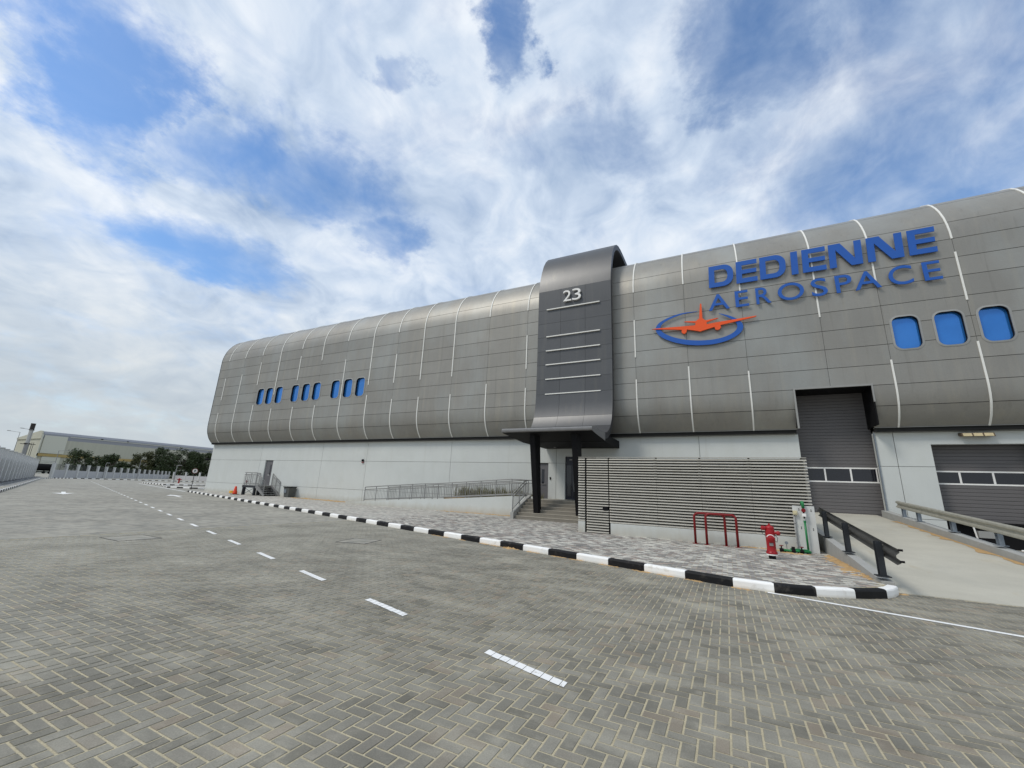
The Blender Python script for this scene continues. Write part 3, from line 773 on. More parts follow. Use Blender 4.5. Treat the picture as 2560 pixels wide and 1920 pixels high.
# small wall fittings
wl = thing('wall_siren', 'small dark round fitting high on the white wall by a panel joint', 'wall fitting', (-27.24, 26, 3.5))
MB().lathe([(0.02, 0), (0.10, 0.0), (0.11, 0.06), (0.08, 0.14), (0.02, 0.16)], (-27.24, 26.0, 3.5), 12, (0, -1, 0)).build('body', BLACK, wl); MB().box(-27.34, 25.9, 3.30, -27.14, 26.0, 3.38).build('bracket', RED, wl)
wl = thing('security_camera', 'small dark camera on the far left corner of the white wall', 'camera', (-49.9, 26, 3.5))
MB().tube([(-49.85, 26.0, 3.5), (-50.2, 25.8, 3.5)], 0.03, 6).build('arm', BLACK, wl); MB().lathe([(0.02, 0), (0.10, 0.02), (0.10, 0.3), (0.02, 0.32)], (-50.1, 25.85, 3.48), 10, (-0.7, -0.7, -0.1)).build('housing', BLACK, wl)
wl = thing('flood_light', 'flat three lens lamp on the white wall above the right garage door', 'lamp', (10.2, 26, 4.8))
MB().hexa([(9.68, 25.66, 4.76), (10.76, 25.66, 4.76), (10.76, 25.98, 4.82), (9.68, 25.98, 4.82)], [(9.68, 25.72, 4.93), (10.76, 25.72, 4.93), (10.76, 25.99, 4.95), (9.68, 25.99, 4.95)]).build('housing', BROWN, wl)
for k in range(3): MB().hexa([(9.73 + .345 * k, 25.645, 4.775), (10.02 + .345 * k, 25.645, 4.775), (10.02 + .345 * k, 25.66, 4.775), (9.73 + .345 * k, 25.66, 4.775)], [(9.73 + .345 * k, 25.70, 4.915), (10.02 + .345 * k, 25.70, 4.915), (10.02 + .345 * k, 25.715, 4.915), (9.73 + .345 * k, 25.715, 4.915)]).build('lens', LAMPY, wl)

# ------------------------------------------------------------------ entrance arch and canopy
A = thing('entrance_arch', 'dark grey metal band curving over the roof and down into the entrance canopy', 'entrance arch', (-8.16, 24.2, 0))
AX0, AX1 = -10.67, -5.65
AP = [(19.75, 4.80), (21.0, 4.80), (22.3, 4.85), (22.8, 4.96), (23.26, 5.19), (23.55, 5.44), (23.81, 5.79), (23.98, 6.16), (24.09, 6.56), (24.17, 7.1), (24.21, 7.8), (24.25, 10), (24.27, 15.05),
      (24.34, 15.6), (24.48, 16.2), (24.70, 16.85), (24.98, 17.5), (25.35, 18.05), (25.80, 18.5), (26.34, 18.85), (26.95, 19.08), (27.7, 19.21), (28.7, 19.25), (37, 19.25)]
def arch_between(i0=None, z0=None, z1=None):
    return prof_between(z0, z1, AP[2:-1])
AZ = [4.86, 5.44, 6.16, 7.69, 8.69, 9.68, 10.65, 11.65, 12.63, 13.62, 15.05]
AXS = [AX0, -9.04, -7.35, AX1]
for z0, z1 in zip(AZ[:-1], AZ[1:]):
    for x0, x1 in zip(AXS[:-1], AXS[1:]):
        pts = prof_between(z0 + 0.006, z1 - 0.006, AP[2:-1]); a = pts; b = offset(pts, -0.05)
        flat_smooth(MB().prismX(a + b[::-1], x0 + (0.006 if x0 > AX0 else 0), x1 - (0.006 if x1 < AX1 else 0)).build('arch_panel', ARCHM, A), 30)
top = [p for p in AP if p[1] >= 15.05]
flat_smooth(MB().prismX(top + offset(top, -0.06)[::-1], AX0, AX1).build('arch_panel', ARCHM, A), 30)
core = [p for p in AP[2:] if p[1] >= 4.8]
ci = offset(core, -0.052); cj = offset(core, -0.36)
flat_smooth(MB().prismX(ci + cj[::-1], AX0 + 0.01, AX1 - 0.01).build('arch_core', mat('arch_side', (0.05, 0.052, 0.056), 0.5, 0.2), A), 30)
# canopy slab with rolled front lip
lip = [(22.3, 4.845), (21.0, 4.81), (19.84, 4.815), (19.76, 4.80), (19.71, 4.75), (19.70, 4.69), (19.72, 4.63), (19.78, 4.60), (20.6, 4.52), (22.3, 4.40)]
flat_smooth(MB().prismX(lip[::-1], AX0, AX1).build('canopy', mat('canopy_metal', (0.20, 0.20, 0.20), 0.5, 0.1, grain=0.1, gscale=30), A), 30)
MB().box(AX0 + 0.05, 22.32, 4.36, AX1 - 0.05, 25.95, 4.80).build('soffit_box', BLACK, A)
MB().hexa([(AX0 + .02, 19.80, 4.575), (AX1 - .02, 19.80, 4.575), (AX1 - .02, 22.31, 4.375), (AX0 + .02, 22.31, 4.375)], [(AX0 + .02, 19.80, 4.592), (AX1 - .02, 19.80, 4.592), (AX1 - .02, 22.31, 4.392), (AX0 + .02, 22.31, 4.392)]).build('soffit', BLACK, A)  # plate added in black, shade under the canopy is put into its colour
MB().lathe([(0.01, 0), (0.09, 0.0), (0.09, 0.03)], (-9.55, 24.9, 4.33), 12).build('downlight', GALV, A)
for x0 in (-9.2, -6.87):
    x1 = x0 + 0.28
    MB().hexa([(x0, 21.0, 0.29), (x1, 21.0, 0.29), (x1, 21.36, 0.29), (x0, 21.36, 0.29)], [(x0, 20.15, 4.53), (x1, 20.15, 4.53), (x1, 20.95, 4.53), (x0, 20.95, 4.53)]).build('column', BLACK, A)
for z in (13.62, 11.65, 10.65, 9.68, 8.69, 7.69):
    MB().box(-10.02, 24.16, z - 0.030, -6.37, 24.22 if z < 9 else 24.26, z + 0.030).build('light_strip', STRIP, A)

# ------------------------------------------------------------------ lettering
def glyph(ch, x0, x1, z0, z1, y, m, parent, depth=0.10, off=0.0, name='letter'):
    cu = bpy.data.curves.new('glyph', 'FONT'); cu.body = ch; cu.extrude = 0.05; cu.offset = off; cu.resolution_u = 5
    ob = bpy.data.objects.new('glyph', cu); COL.objects.link(ob); bpy.context.view_layer.update()
    me = bpy.data.meshes.new_from_object(ob.evaluated_get(bpy.context.evaluated_depsgraph_get()))
    bpy.data.objects.remove(ob)
    co_ = np.zeros(len(me.vertices) * 3, dtype=np.float32); me.vertices.foreach_get('co', co_); co_ = co_.reshape(-1, 3)
    mn, mx_ = co_.min(0), co_.max(0)
    X = x0 + (co_[:, 0] - mn[0]) / (mx_[0] - mn[0]) * (x1 - x0); Z = z0 + (co_[:, 1] - mn[1]) / (mx_[1] - mn[1]) * (z1 - z0)
    Yy = y + (mx_[2] - co_[:, 2]) / (mx_[2] - mn[2]) * depth
    me.vertices.foreach_set('co', np.stack([X, Yy, Z], 1).astype(np.float32).ravel()); me.update()
    me.materials.clear(); me.materials.append(m); me.name = name
    return link(name, me, parent)
nb = thing('house_number', 'raised white building number 23 on the dark entrance arch', 'number sign', (-8.2, 24.2, 14))
glyph('2', -8.83, -8.27, 14.0, 14.78, 24.10, WHITE, nb, 0.09, -0.004, 'digit'); glyph('3', -8.20, -7.60, 13.99, 14.80, 24.10, WHITE, nb, 0.09, -0.004, 'digit')

S = thing('company_sign', 'large raised blue two line lettering with orange airliner in a blue ring', 'sign', (3, 24.8, 12))
SY = 24.80; SD = 0.045
def unit_poly(poly, x0, x1, z0, z1, sh=0.055): return [(x0 + u * (x1 - x0) + sh * v, z0 + v * (z1 - z0)) for u, v in poly]
E_ = [(0, 0), (1, 0), (1, .2), (.28, .2), (.28, .41), (.97, .41), (.97, .59), (.28, .59), (.28, .8), (1, .8), (1, 1), (0, 1)]
I_ = [(0, 0), (1, 0), (1, 1), (0, 1)]
N_ = [(0, 0), (.215, 0), (.215, .74), (.66, 0), (1, 0), (1, 1), (.785, 1), (.785, .27), (.37, 1), (0, 1)]
def d_outline(l, b, r, t, rad):
    pts = [(l, b)]
    for k in range(9):
        a = math.radians(-90 + 90 * k / 8); pts.append((r - rad[0] + rad[0] * math.cos(a), b + rad[1] + rad[1] * math.sin(a)))
    for k in range(9):
        a = math.radians(90 * k / 8); pts.append((r - rad[0] + rad[0] * math.cos(a), t - rad[1] + rad[1] * math.sin(a)))
    return pts + [(l, t)]
def hole_letter(o_, i_, m, parent):
    mb = MB(); n_ = len(o_)
    mb.v += [(x, SY, z) for x, z in o_] + [(x, SY, z) for x, z in i_] + [(x, SY + SD, z) for x, z in o_] + [(x, SY + SD, z) for x, z in i_]
    for k in range(n_):
        j = (k + 1) % n_
        mb.f += [(k, j, n_ + j, n_ + k), (2 * n_ + j, 2 * n_ + k, 3 * n_ + k, 3 * n_ + j), (j, k, 2 * n_ + k, 2 * n_ + j), (n_ + k, n_ + j, 3 * n_ + j, 3 * n_ + k)]
    return mb.build('letter', m, parent)
LZ0, LZ1 = 13.59, 14.95
for kind, a, b in (('D', .01, 1.29), ('E', 1.44, 2.49), ('D', 2.62, 3.85), ('I', 4.10, 4.41), ('E', 4.61, 5.65), ('N', 5.79, 7.17), ('N', 7.38, 8.78), ('E', 8.98, 10.0)):
    if kind == 'D':
        hole_letter(unit_poly(d_outline(0, 0, 1, 1, (.42, .40)), a, b, LZ0, LZ1), unit_poly(d_outline(.235, .2, .765, .8, (.22, .24)), a, b, LZ0, LZ1), BLUE, S)
    else:
        MB().prismY(unit_poly({'E': E_, 'I': I_, 'N': N_}[kind], a, b, LZ0, LZ1), SY, SY + SD).build('letter', BLUE, S)
for ch, a, b in (('A', -.10, .98), ('E', 1.29, 1.95), ('R', 2.31, 3.02), ('O', 3.35, 4.54), ('S', 4.86, 5.55), ('P', 5.90, 6.58), ('A', 6.67, 7.71), ('C', 8.03, 8.93), ('E', 9.32, 9.96)):
    glyph(ch, a, b, 12.15 - (.02 if ch in 'OSC' else 0), 13.12 + (.02 if ch in 'OSC' else 0), SY, BLUE, S, SD, 0.004)
def resample(pts, n):
    P_ = [Vector(p) for p in pts]; L_ = [0]
    for a, b in zip(P_[:-1], P_[1:]): L_.append(L_[-1] + (b - a).length)
    o = []
    for k in range(n):
        s = L_[-1] * k / (n - 1); i = 0
        while i < len(P_) - 2 and L_[i + 1] < s: i += 1
        o.append(P_[i].lerp(P_[i + 1], (s - L_[i]) / max(1e-6, L_[i + 1] - L_[i])))
    return o
def smoothline(pts, n, it=3):
    q = resample(pts, n)
    for _ in range(it): q = [q[0]] + [(q[k - 1] + q[k] * 2 + q[k + 1]) / 4 for k in range(1, n - 1)] + [q[-1]]
    return q
ro = smoothline([(-0.72, 12.24), (-1.3, 12.27), (-1.76, 12.25), (-2.46, 12.06), (-2.97, 11.80), (-3.14, 11.5), (-3.05, 11.15), (-2.72, 10.81), (-2.1, 10.47), (-1.4, 10.23), (-0.76, 10.12), (-0.04, 10.09), (0.63, 10.19), (1.14, 10.40), (1.50, 10.68), (1.60, 10.99), (1.47, 11.31), (1.14, 11.58), (0.79, 11.78), (0.40, 11.93)], 70)
ri = smoothline([(-0.72, 12.22), (-1.25, 12.22), (-1.77, 12.15), (-2.42, 11.93), (-2.78, 11.70), (-2.87, 11.48), (-2.79, 11.26), (-2.46, 10.99), (-1.99, 10.74), (-1.38, 10.53), (-0.74, 10.41), (-0.02, 10.37), (0.56, 10.45), (0.97, 10.60), (1.24, 10.81), (1.31, 11.06), (1.18, 11.34), (0.90, 11.58), (0.62, 11.78), (0.40, 11.91)], 70)
mb = MB(); n_ = 70
mb.v += [(p.x, SY + .02, p.y) for p in ro] + [(p.x, SY + .02, p.y) for p in ri] + [(p.x, SY + SD, p.y) for p in ro] + [(p.x, SY + SD, p.y) for p in ri]
for k in range(n_ - 1):
    mb.f += [(k, k + 1, n_ + k + 1, n_ + k), (k + 1, k, 2 * n_ + k, 2 * n_ + k + 1), (n_ + k, n_ + k + 1, 3 * n_ + k + 1, 3 * n_ + k)]
mb.build('emblem_ring', BLUE, S)
PL = [(-0.54, 12.68), (-0.47, 12.66), (-0.47, 11.74), (-0.36, 11.63), (-0.31, 11.59), (0.36, 11.65), (0.27, 11.60), (-0.27, 11.48), (-0.27, 11.34), (0.19, 11.38), (1.3, 11.43), (2.24, 11.475), (2.18, 11.42), (1.36, 11.31), (0.43, 11.19),
      (0.45, 11.06), (0.37, 10.94), (0.26, 10.91), (0.15, 10.96), (0.12, 11.12), (-0.52, 10.98), (-0.64, 10.94), (-0.79, 11.0), (-1.34, 11.17), (-1.37, 11.03), (-1.46, 10.92), (-1.56, 10.93), (-1.64, 11.03), (-1.63, 11.19), (-2.5, 11.34), (-3.32, 11.46), (-3.09, 11.475), (-2.0, 11.42), (-0.89, 11.36), (-0.85, 11.52), (-1.48, 11.67), (-1.36, 11.69), (-0.83, 11.62), (-0.65, 11.75)]
MB().prismY(PL[::-1], SY - .03, SY + .05).build('emblem_airliner', ORANGE, S)
for x, z in ([(a_ + .08, 14.2) for a_ in (.01, 1.44, 2.62, 4.18, 4.61, 5.79, 7.38, 8.98)] + [(a_, 12.6) for a_ in (.2, 1.33, 2.35, 3.42, 5.2, 5.94, 6.95, 8.1, 9.36)] + [(-2.95, 11.35), (-1.0, 10.28), (.6, 10.28), (1.42, 11.1), (-.55, 11.2)]):
    MB().box(x, SY + SD, z, x + .03, 24.96, z + .03).build('bracket', DARK, S)
#PART2

# ------------------------------------------------------------------ entrance stairs, ramp and railings
ST = thing('entrance_stairs', 'six stone steps under the canopy up to the entrance doors', 'stairs', (-8.2, 20.6, ZS))
for k in range(6):
    z1 = 0.12 + 0.17 * (k + 1); y0 = 20.6 + 0.30 * k
    MB().box(-10.12, y0 + .012, 0.1 if k == 0 else z1 - 0.17, -5.0, 26.04 if k == 5 else y0 + 0.42, z1 - 0.028).build('riser', STEPM, ST)
    MB().box(-10.12, y0, z1 - 0.028, -5.0, 26.04 if k == 5 else y0 + 0.42, z1).build('tread', mat('tread_stone', (0.36, 0.33, 0.27), 0.7, var=0.1) if k == 0 else MATS['tread_stone'], ST)
MB().hexa([(-10.32, 20.46, 0.1), (-10.14, 20.46, 0.1), (-10.14, 22.7, 0.1), (-10.32, 22.7, 0.1)], [(-10.32, 20.46, 0.46), (-10.14, 20.46, 0.46), (-10.14, 22.7, 1.36), (-10.32, 22.7, 1.36)]).build('side_wall', UPST, ST)

AR = thing('access_ramp', 'pale painted wheelchair ramp rising along the white wall to the entrance', 'ramp', (-18, 22.7, ZS))
RZ = [(-25.0, 0.14), (-18.1, 0.66), (-17.0, 0.70), (-11.4, 1.14), (-10.33, 1.14)]
def rz(x):
    for (a, za), (b, zb) in zip(RZ[:-1], RZ[1:]):
        if a <= x <= b: return za + (zb - za) * (x - a) / (b - a)
    return RZ[0][1] if x < RZ[0][0] else RZ[-1][1]
MB().prismY([(-25.0, 0.1)] + [(-10.33, 0.1)] + [(x, z + 0.11) for x, z in RZ[::-1]], 22.66, 22.80).build('side_wall', WALLM, AR)
MB().prismY([(-25.0, 0.1)] + [(-10.33, 0.1)] + [(x, z) for x, z in RZ[::-1]], 22.81, 24.3).build('deck', CONC, AR)
MB().prismY([(-25.0, 0.1)] + [(-10.33, 0.1)] + [(x, z + 0.11) for x, z in RZ[::-1]], 24.31, 24.42).build('side_wall', WALLM, AR)
MB().box(-17.5, 24.44, 0.1, -10.33, 25.95, 0.95).build('planter_bed', SANDM, AR)
def railing(label, pts, zs, h=1.0, ncol=0.13, posts=None, name='railing', mid=True):
    # pts: polyline (x,y) with floor heights zs
    root = thing(name, label, 'railing', (pts[0][0], pts[0][1], zs[0]))
    P3 = [Vector((x, y, z)) for (x, y), z in zip(pts, zs)]
    U = Vector((0, 0, 1))
    MB().tube([p + U * h for p in P3], 0.030, 6).build('top_rail', GALV, root, True)
    if mid: MB().tube([p + U * (h - 0.17) for p in P3], 0.026, 6).build('mid_rail', GALV, root, True)
    MB().tube([p + U * 0.12 for p in P3], 0.026, 6).build('bottom_rail', GALV, root, True)
    L_ = [(b - a).length for a, b in zip(P3[:-1], P3[1:])]; T = sum(L_)
    def at(s):
        for k, l in enumerate(L_):
            if s <= l + 1e-6: return P3[k].lerp(P3[k + 1], s / l)
            s -= l
        return P3[-1].copy()
    bal = bpy.data.meshes.new('baluster'); m_ = MB().tube([(0, 0, 0.12), (0, 0, h - (0.17 if mid else 0))], 0.013, 5, False)
    bal.from_pydata(m_.v, [], m_.f); bal.materials.append(GALV)
    po = bpy.data.meshes.new('post'); m_ = MB().tube([(0, 0, -0.04), (0, 0, h)], 0.030, 6)
    po.from_pydata(m_.v, [], m_.f); po.materials.append(GALV)
    org = Vector(root['org'])
    npz = posts or max(2, round(T / 1.05) + 1); ps = [T * k / (npz - 1) for k in range(npz)]
    for s in ps: link('post', po, root, at(s) - org)
    for a, b in zip(ps[:-1], ps[1:]):
        n_ = max(1, round((b - a) / ncol))
        for k in range(1, n_): link('baluster', bal, root, at(a + (b - a) * k / n_) - org)
    return root
rp = [x for x in (-23.25, -18.1, -17.0, -11.42)]
railing('long galvanised railing along the front edge of the sloping ramp', [(x, 22.72) for x in rp] + [(-10.35, 22.72)], [rz(x) + 0.11 for x in rp] + [1.19], 0.98)
railing('galvanised railing on the far side of the ramp in front of the planter', [(x, 24.36) for x in (-22.5, -18.1, -17.0, -11.42, -10.4)], [rz(x) + 0.11 for x in (-22.5, -18.1, -17.0, -11.42, -10.4)], 0.98)
railing('sloping galvanised handrail beside the entrance steps', [(-10.23, 20.52), (-10.23, 22.15)], [0.50, 1.26], 0.92, 0.14, 3)
# ornamental grass in the planter
gm = MB()
for k in range(1500):
    x = rng.uniform(-16.9, -10.6); y = rng.uniform(24.55, 25.85); h = rng.uniform(0.45, 1.0) * (0.75 + 0.25 * math.sin(x * 2.2) ** 2) * (1.0 if x < -12 else 0.75)
    a = rng.uniform(0, 6.28); ln = rng.uniform(0.05, 0.35); wv_ = 0.012
    dx, dy = math.cos(a), math.sin(a)
    p0 = Vector((x, y, 0.94)); p1 = p0 + Vector((dx * ln * .35, dy * ln * .35, h * .6)); p2 = p0 + Vector((dx * ln, dy * ln, h))
    s_ = Vector((-dy, dx, 0)) * wv_
    gm.quad(p0 - s_, p0 + s_, p1 + s_, p1 - s_); gm.quad(p1 - s_, p1 + s_, p2)
g_ = gm.build('ornamental_grass', GRASS); tag(g_, 'dry yellowish ornamental grass growing behind the ramp railing', 'grass', kind='stuff')

# left steel stair
LS_ = thing('steel_stair', 'grey steel platform with short stair up to the far side door', 'stairs', (-39.7, 24.5, ZS))
PX0, PX1, PY0, PY1, PZ = -40.72, -38.75, 24.42, 25.98, 1.04
MB().box(PX0, PY0, PZ - 0.05, PX1, PY1, PZ).build('platform', GALV, LS_)
MB().box(PX0, PY0 - .01, PZ - 0.24, PX1, PY0 + 0.05, PZ - 0.051).build('edge_beam', POSTM, LS_)
MB().box(PX0, PY0 + .05, PZ - 0.22, PX0 + .06, PY1, PZ - 0.051).build('edge_beam', POSTM, LS_)
for x in (PX0 + 0.2, PX1 - 0.1):
    for y in (PY0 + 0.06, PY1 - 0.1): MB().box(x - .09, y - .09, 0.1, x + .09, y + .09, PZ - 0.23).build('leg', POSTM, LS_)
MB().tube([(PX0 + .3, PY0 + .06, .2), (PX1 - .2, PY0 + .06, .8)], .02, 5).build('brace', POSTM, LS_); MB().tube([(PX0 + .3, PY0 + .07, .8), (PX1 - .2, PY0 + .07, .2)], .02, 5).build('brace', POSTM, LS_)
for k in range(6):
    z = PZ - 0.155 * (k + 1) + 0.01; x = PX1 + 0.22 * k
    MB().box(x, PY0 + .07, z - 0.035, x + 0.26, PY1 - .07, z).build('tread', GALV, LS_)
    MB().box(x + .02, PY0 + .07, z - 0.12, x + .04, PY1 - .07, z - .036).build('riser', BLACK, LS_)
for y in (PY0 + .01, PY1 - .06):
    MB().hexa([(PX1, y, PZ - 0.22), (PX1 + 1.36, y, 0.1), (PX1 + 1.36, y + .05, 0.1), (PX1, y + .05, PZ - 0.22)], [(PX1, y, PZ + 0.06), (PX1 + 1.46, y, 0.24), (PX1 + 1.46, y + .05, 0.24), (PX1, y + .05, PZ + 0.06)]).build('stringer', GALV, LS_)
railing('galvanised railing round the platform of the far steel stair', [(PX0 + .03, PY1 - .05), (PX0 + .03, PY0 + .03), (PX1 - .05, PY0 + .03)], [PZ] * 3, 1.12, 0.16, 5)
railing('sloping galvanised handrail on the road side of the far steel stair', [(PX1, PY0 + .03), (PX1 + 1.3, PY0 + .03)], [PZ, 0.28], 1.12, 0.16, 3)
railing('sloping galvanised handrail on the wall side of the far steel stair', [(PX1, PY1 - .04), (PX1 + 1.3, PY1 - .04)], [PZ, 0.28], 1.12, 0.16, 3)

# cone, bin and bits by the far wall
cn = thing('traffic_cone', 'orange red traffic cone standing left of the steel stair', 'traffic cone', (-40.95, 24.0, ZS))
MB().lathe([(0.20, 0.03), (0.185, 0.10), (0.085, 0.72), (0.06, 0.74)], (-40.95, 24.0, ZS), 14).build('cone', mat('cone_orange', (0.72, 0.06, 0.02), 0.5), cn, True)
MB().box(-41.22, 23.73, ZS, -40.68, 24.27, ZS + 0.035).build('base', BLACK, cn)
b_ = thing('yellow_bundle', 'small yellow coil lying on the ground behind the traffic cone', 'coil', (-41.9, 24.4, ZS))
MB().tube([(-41.9 + .33 * math.cos(a) * (1 + .1 * math.sin(3 * a)), 24.4 + .28 * math.sin(a), ZS + .06 + .012 * a) for a in np.linspace(0, 18, 60)], .05, 6).build('hose', YEL, b_, True)
b_ = thing('standpipe', 'thin standpipe with red top rising behind the traffic cone', 'standpipe', (-40.95, 24.9, ZS))
MB().tube([(-40.95, 24.9, ZS), (-40.95, 24.9, 1.25)], 0.035, 8).build('pipe', GALV, b_); MB().lathe([(0.02, 0), (0.09, .02), (0.10, .10), (0.05, .16), (0.05, .22)], (-40.95, 24.9, 1.22), 10).build('valve', RED, b_)
MB().tube([(-41.07, 24.9, 1.40), (-40.83, 24.9, 1.48)], .03, 6).build('lever', RED, b_)
wb_ = thing('litter_bin', 'grey rectangular litter bin standing against the white wall', 'litter bin', (-35.3, 25.5, ZS))
MB().hexa([(-35.62, 25.22, ZS), (-35.05, 25.22, ZS), (-35.05, 25.78, ZS), (-35.62, 25.78, ZS)], [(-35.70, 25.15, 0.98), (-34.97, 25.15, 0.98), (-34.97, 25.85, 0.98), (-35.70, 25.85, 0.98)]).build('body', BIN, wb_)
MB().box(-35.75, 25.1, 0.98, -34.92, 25.9, 1.05).build('lid', BLACK, wb_); MB().box(-35.62, 25.135, 0.5, -35.3, 25.17, 0.8).build('door', POSTG, wb_)

# ------------------------------------------------------------------ louvre screen
LV = thing('louvre_screen', 'beige metal louvre screen on a white plinth before the entrance', 'louvre screen', (-1.4, 16.4, ZS))
YL = 16.40
NSL = 25; ZL0, ZL1 = 0.54, 2.99; PT = (ZL1 - ZL0) / NSL
def slat_mesh(x0, x1):
    prof = [(0.0, 0.0), (-0.014, 0.010), (-0.008, 0.026), (0.058, 0.066), (0.066, 0.060), (0.014, 0.006)]
    return MB().prismX(prof[::-1], x0, x1)
SECT = [(-5.27, -5.0), (-4.03, -2.283), (-2.277, -0.783), (-0.777, 0.767), (0.773, 2.40)]
for (x0, x1) in SECT:
    me = None
    for k in range(NSL):
        z = ZL0 + PT * k
        if me is None:
            m_ = slat_mesh(x0, x1); me = bpy.data.meshes.new('slat'); me.from_pydata(m_.v, [], m_.f); me.materials.append(SLAT)
        link('slat', me, LV, (1.4, YL - 16.4 + 0.0, z - ZS))
for (x0, x1) in ((-2.42, -2.18), (-0.92, -0.66), (0.62, 0.88)):      # lapped joint pieces
    for k in range(0, 8):
        z = ZL1 - PT * (k + 1) + 0.006
        me = bpy.data.meshes.get('slat_clip')
        if me is None:
            m_ = MB().box(-0.06, -0.014, 0.022, 0.06, 0.005, 0.050); me = bpy.data.meshes.new('slat_clip'); me.from_pydata(m_.v, [], m_.f); me.materials.append(SLAT)
        link('slat_clip', me, LV, ((x0 + x1) / 2 + 1.4, YL - 16.4, z - ZS))
MB().box(-5.27, YL, ZL1 + 0.0, 2.40, YL + 0.09, ZL1 + 0.02).build('top_cap', SLAT, LV)
for x in (-5.02, -4.045, -2.28, -0.78, 0.77, 2.28): MB().box(x - .03, YL + 0.085, ZS, x + .03, YL + 0.16, ZL1).build('post', BLACK, LV)
MB().box(-5.25, YL + 0.16, ZS, 2.30, YL + 0.18, ZL1 - .02).build('backing', DARK, LV)
MB().box(-5.27, YL - .01, 0.10, -5.0, YL + .14, 0.53).build('plinth', WALLM, LV); MB().box(-4.0, YL - .01, 0.10, 2.35, YL + .14, 0.53).build('plinth', WALLM, LV)
# side returns of the enclosure
for k in range(NSL):
    z = ZL0 + PT * k
    MB().prismY([(-5.29, z), (-5.30, z + .015), (-5.22, z + .066), (-5.21, z + .06)], YL + 0.09, 20.4).build('side_slat', SLAT, LV)
MB().box(-5.21, YL + .19, 0.1, -5.15, 20.4, 0.53).build('plinth', WALLM, LV)
MB().box(2.28, YL + .19, 0.1, 2.38, 20.4, 2.95).build('side_panel', SLAT, LV)
ld = MB().box(-4.99, YL + 0.05, 0.15, -4.95, YL + .10, 2.97).box(-4.09, YL + 0.05, 0.15, -4.05, YL + .10, 2.97).box(-4.95, YL + 0.05, 0.15, -4.09, YL + .10, 0.2).build('louvre_door', BLACK, LV)
dm = slat_mesh(-4.93, -4.07); me = bpy.data.meshes.new('slat'); me.from_pydata(dm.v, [], dm.f); me.materials.append(SLAT)
for k in range(-4, NSL):
    if k == 5:
        c_ = slat_mesh(-4.93, -4.30); mc = bpy.data.meshes.new('slat'); mc.from_pydata(c_.v, [], c_.f); mc.materials.append(SLAT); link('slat', mc, ld, (0, YL, ZL0 + PT * k))
    else: link('slat', me, ld, (0, YL, ZL0 + PT * k))
for (x0, x1), o in zip(SECT, ()): pass
MB().box(-4.27, YL - 0.012, 0.98, -4.10, YL + 0.06, 1.13).build('lock', BLACK, ld)
for o in LV.children:
    if o.name.startswith('slat') and not o.name.startswith('slat_clip'): o.location.y = YL - LV['org'][1] + YL - 0.0 - YL
for o in list(LV.children):
    if o.name.startswith('slat'): o.location.y += 0.0

# ------------------------------------------------------------------ hoops, hydrant, pipes
def hoop(x0, x1, y, label):
    r_ = thing('barrier_hoop', label, 'barrier', ((x0 + x1) / 2, y, ZS), 'red steel hoops before the louvre screen')
    z1 = 1.10; rad = 0.13; p = [(x0, y, ZS)]
    p.append((x0, y, z1 - rad))
    for k in range(1, 8):
        a = math.pi - k * math.pi / 16; p.append((x0 + rad + rad * math.cos(a), y, z1 - rad + rad * math.sin(a)))
    p.append((x0 + rad, y, z1)); p.append((x1 - rad, y, z1))
    for k in range(1, 8):
        a = math.pi / 2 - k * math.pi / 16; p.append((x1 - rad + rad * math.cos(a), y, z1 - rad + rad * math.sin(a)))
    p += [(x1, y, z1 - rad), (x1, y, ZS)]
    MB().tube(p, 0.038, 10).build('hoop', RED, r_, True)
    for x in (x0, x1): MB().lathe([(0.10, 0), (0.10, .012), (.04, .014)], (x, y, ZS), 12).build('base_plate', RED, r_)
hoop(-1.03, -0.12, 15.80, 'left one of two red steel hoops before the louvre screen')
hoop(-0.68, 0.21, 15.68, 'right and nearer one of two red steel hoops')
HY = thing('fire_hydrant', 'red pillar fire hydrant on the sidewalk before the louvre screen', 'fire hydrant', (0.955, 13.5, ZS))
hc = (0.955, 13.5, 0)
MB().lathe([(0.082, 0.10), (0.082, 0.215)], hc, 16).build('foot', BLACK, HY)
MB().lathe([(0.125, 0.215), (0.13, 0.222), (0.13, 0.245), (0.125, 0.25)], hc, 16).build('flange', WHITE, HY)
MB().lathe([(0.128, 0.25), (0.132, 0.26), (0.132, 0.285), (0.118, 0.30), (0.110, 0.34), (0.106, 0.42), (0.108, 0.60), (0.112, 0.72), (0.116, 0.78), (0.110, 0.84), (0.104, 0.88), (0.110, 0.90), (0.10, 0.93), (0.062, 0.955), (0.02, 0.965)], hc, 20).build('body', REDH, HY, True)
for k in range(8):
    a = k * math.pi / 4; MB().lathe([(.014, 0), (.014, .03)], (hc[0] + .115 * math.cos(a), hc[1] + .115 * math.sin(a), 0.282), 6).build('bolt', RED, HY)
MB().lathe([(0.035, 0), (0.035, 0.03), (0.02, .035), (.02, .06)], (hc[0], hc[1], 0.955), 6).build('spindle', REDH, HY)
for dx, dz, ln, rr in ((-1, 0.885, 0.19, 0.046), (1, 0.79, 0.22, 0.046)):
    MB().lathe([(rr * .85, 0.05), (rr * .85, ln - .06), (rr * 1.25, ln - .055), (rr * 1.25, ln), (rr * .6, ln + .02)], (hc[0], hc[1], dz), 14, (dx, -0.35, 0.04 if dx < 0 else -.05)).build('outlet', REDH, HY, False)
MB().lathe([(0.075, 0.05), (0.075, 0.115), (0.088, 0.12), (0.088, 0.165), (0.03, 0.185)], (hc[0], hc[1], 0.645), 18, (0.0, -1, -0.05)).build('outlet', REDH, HY)
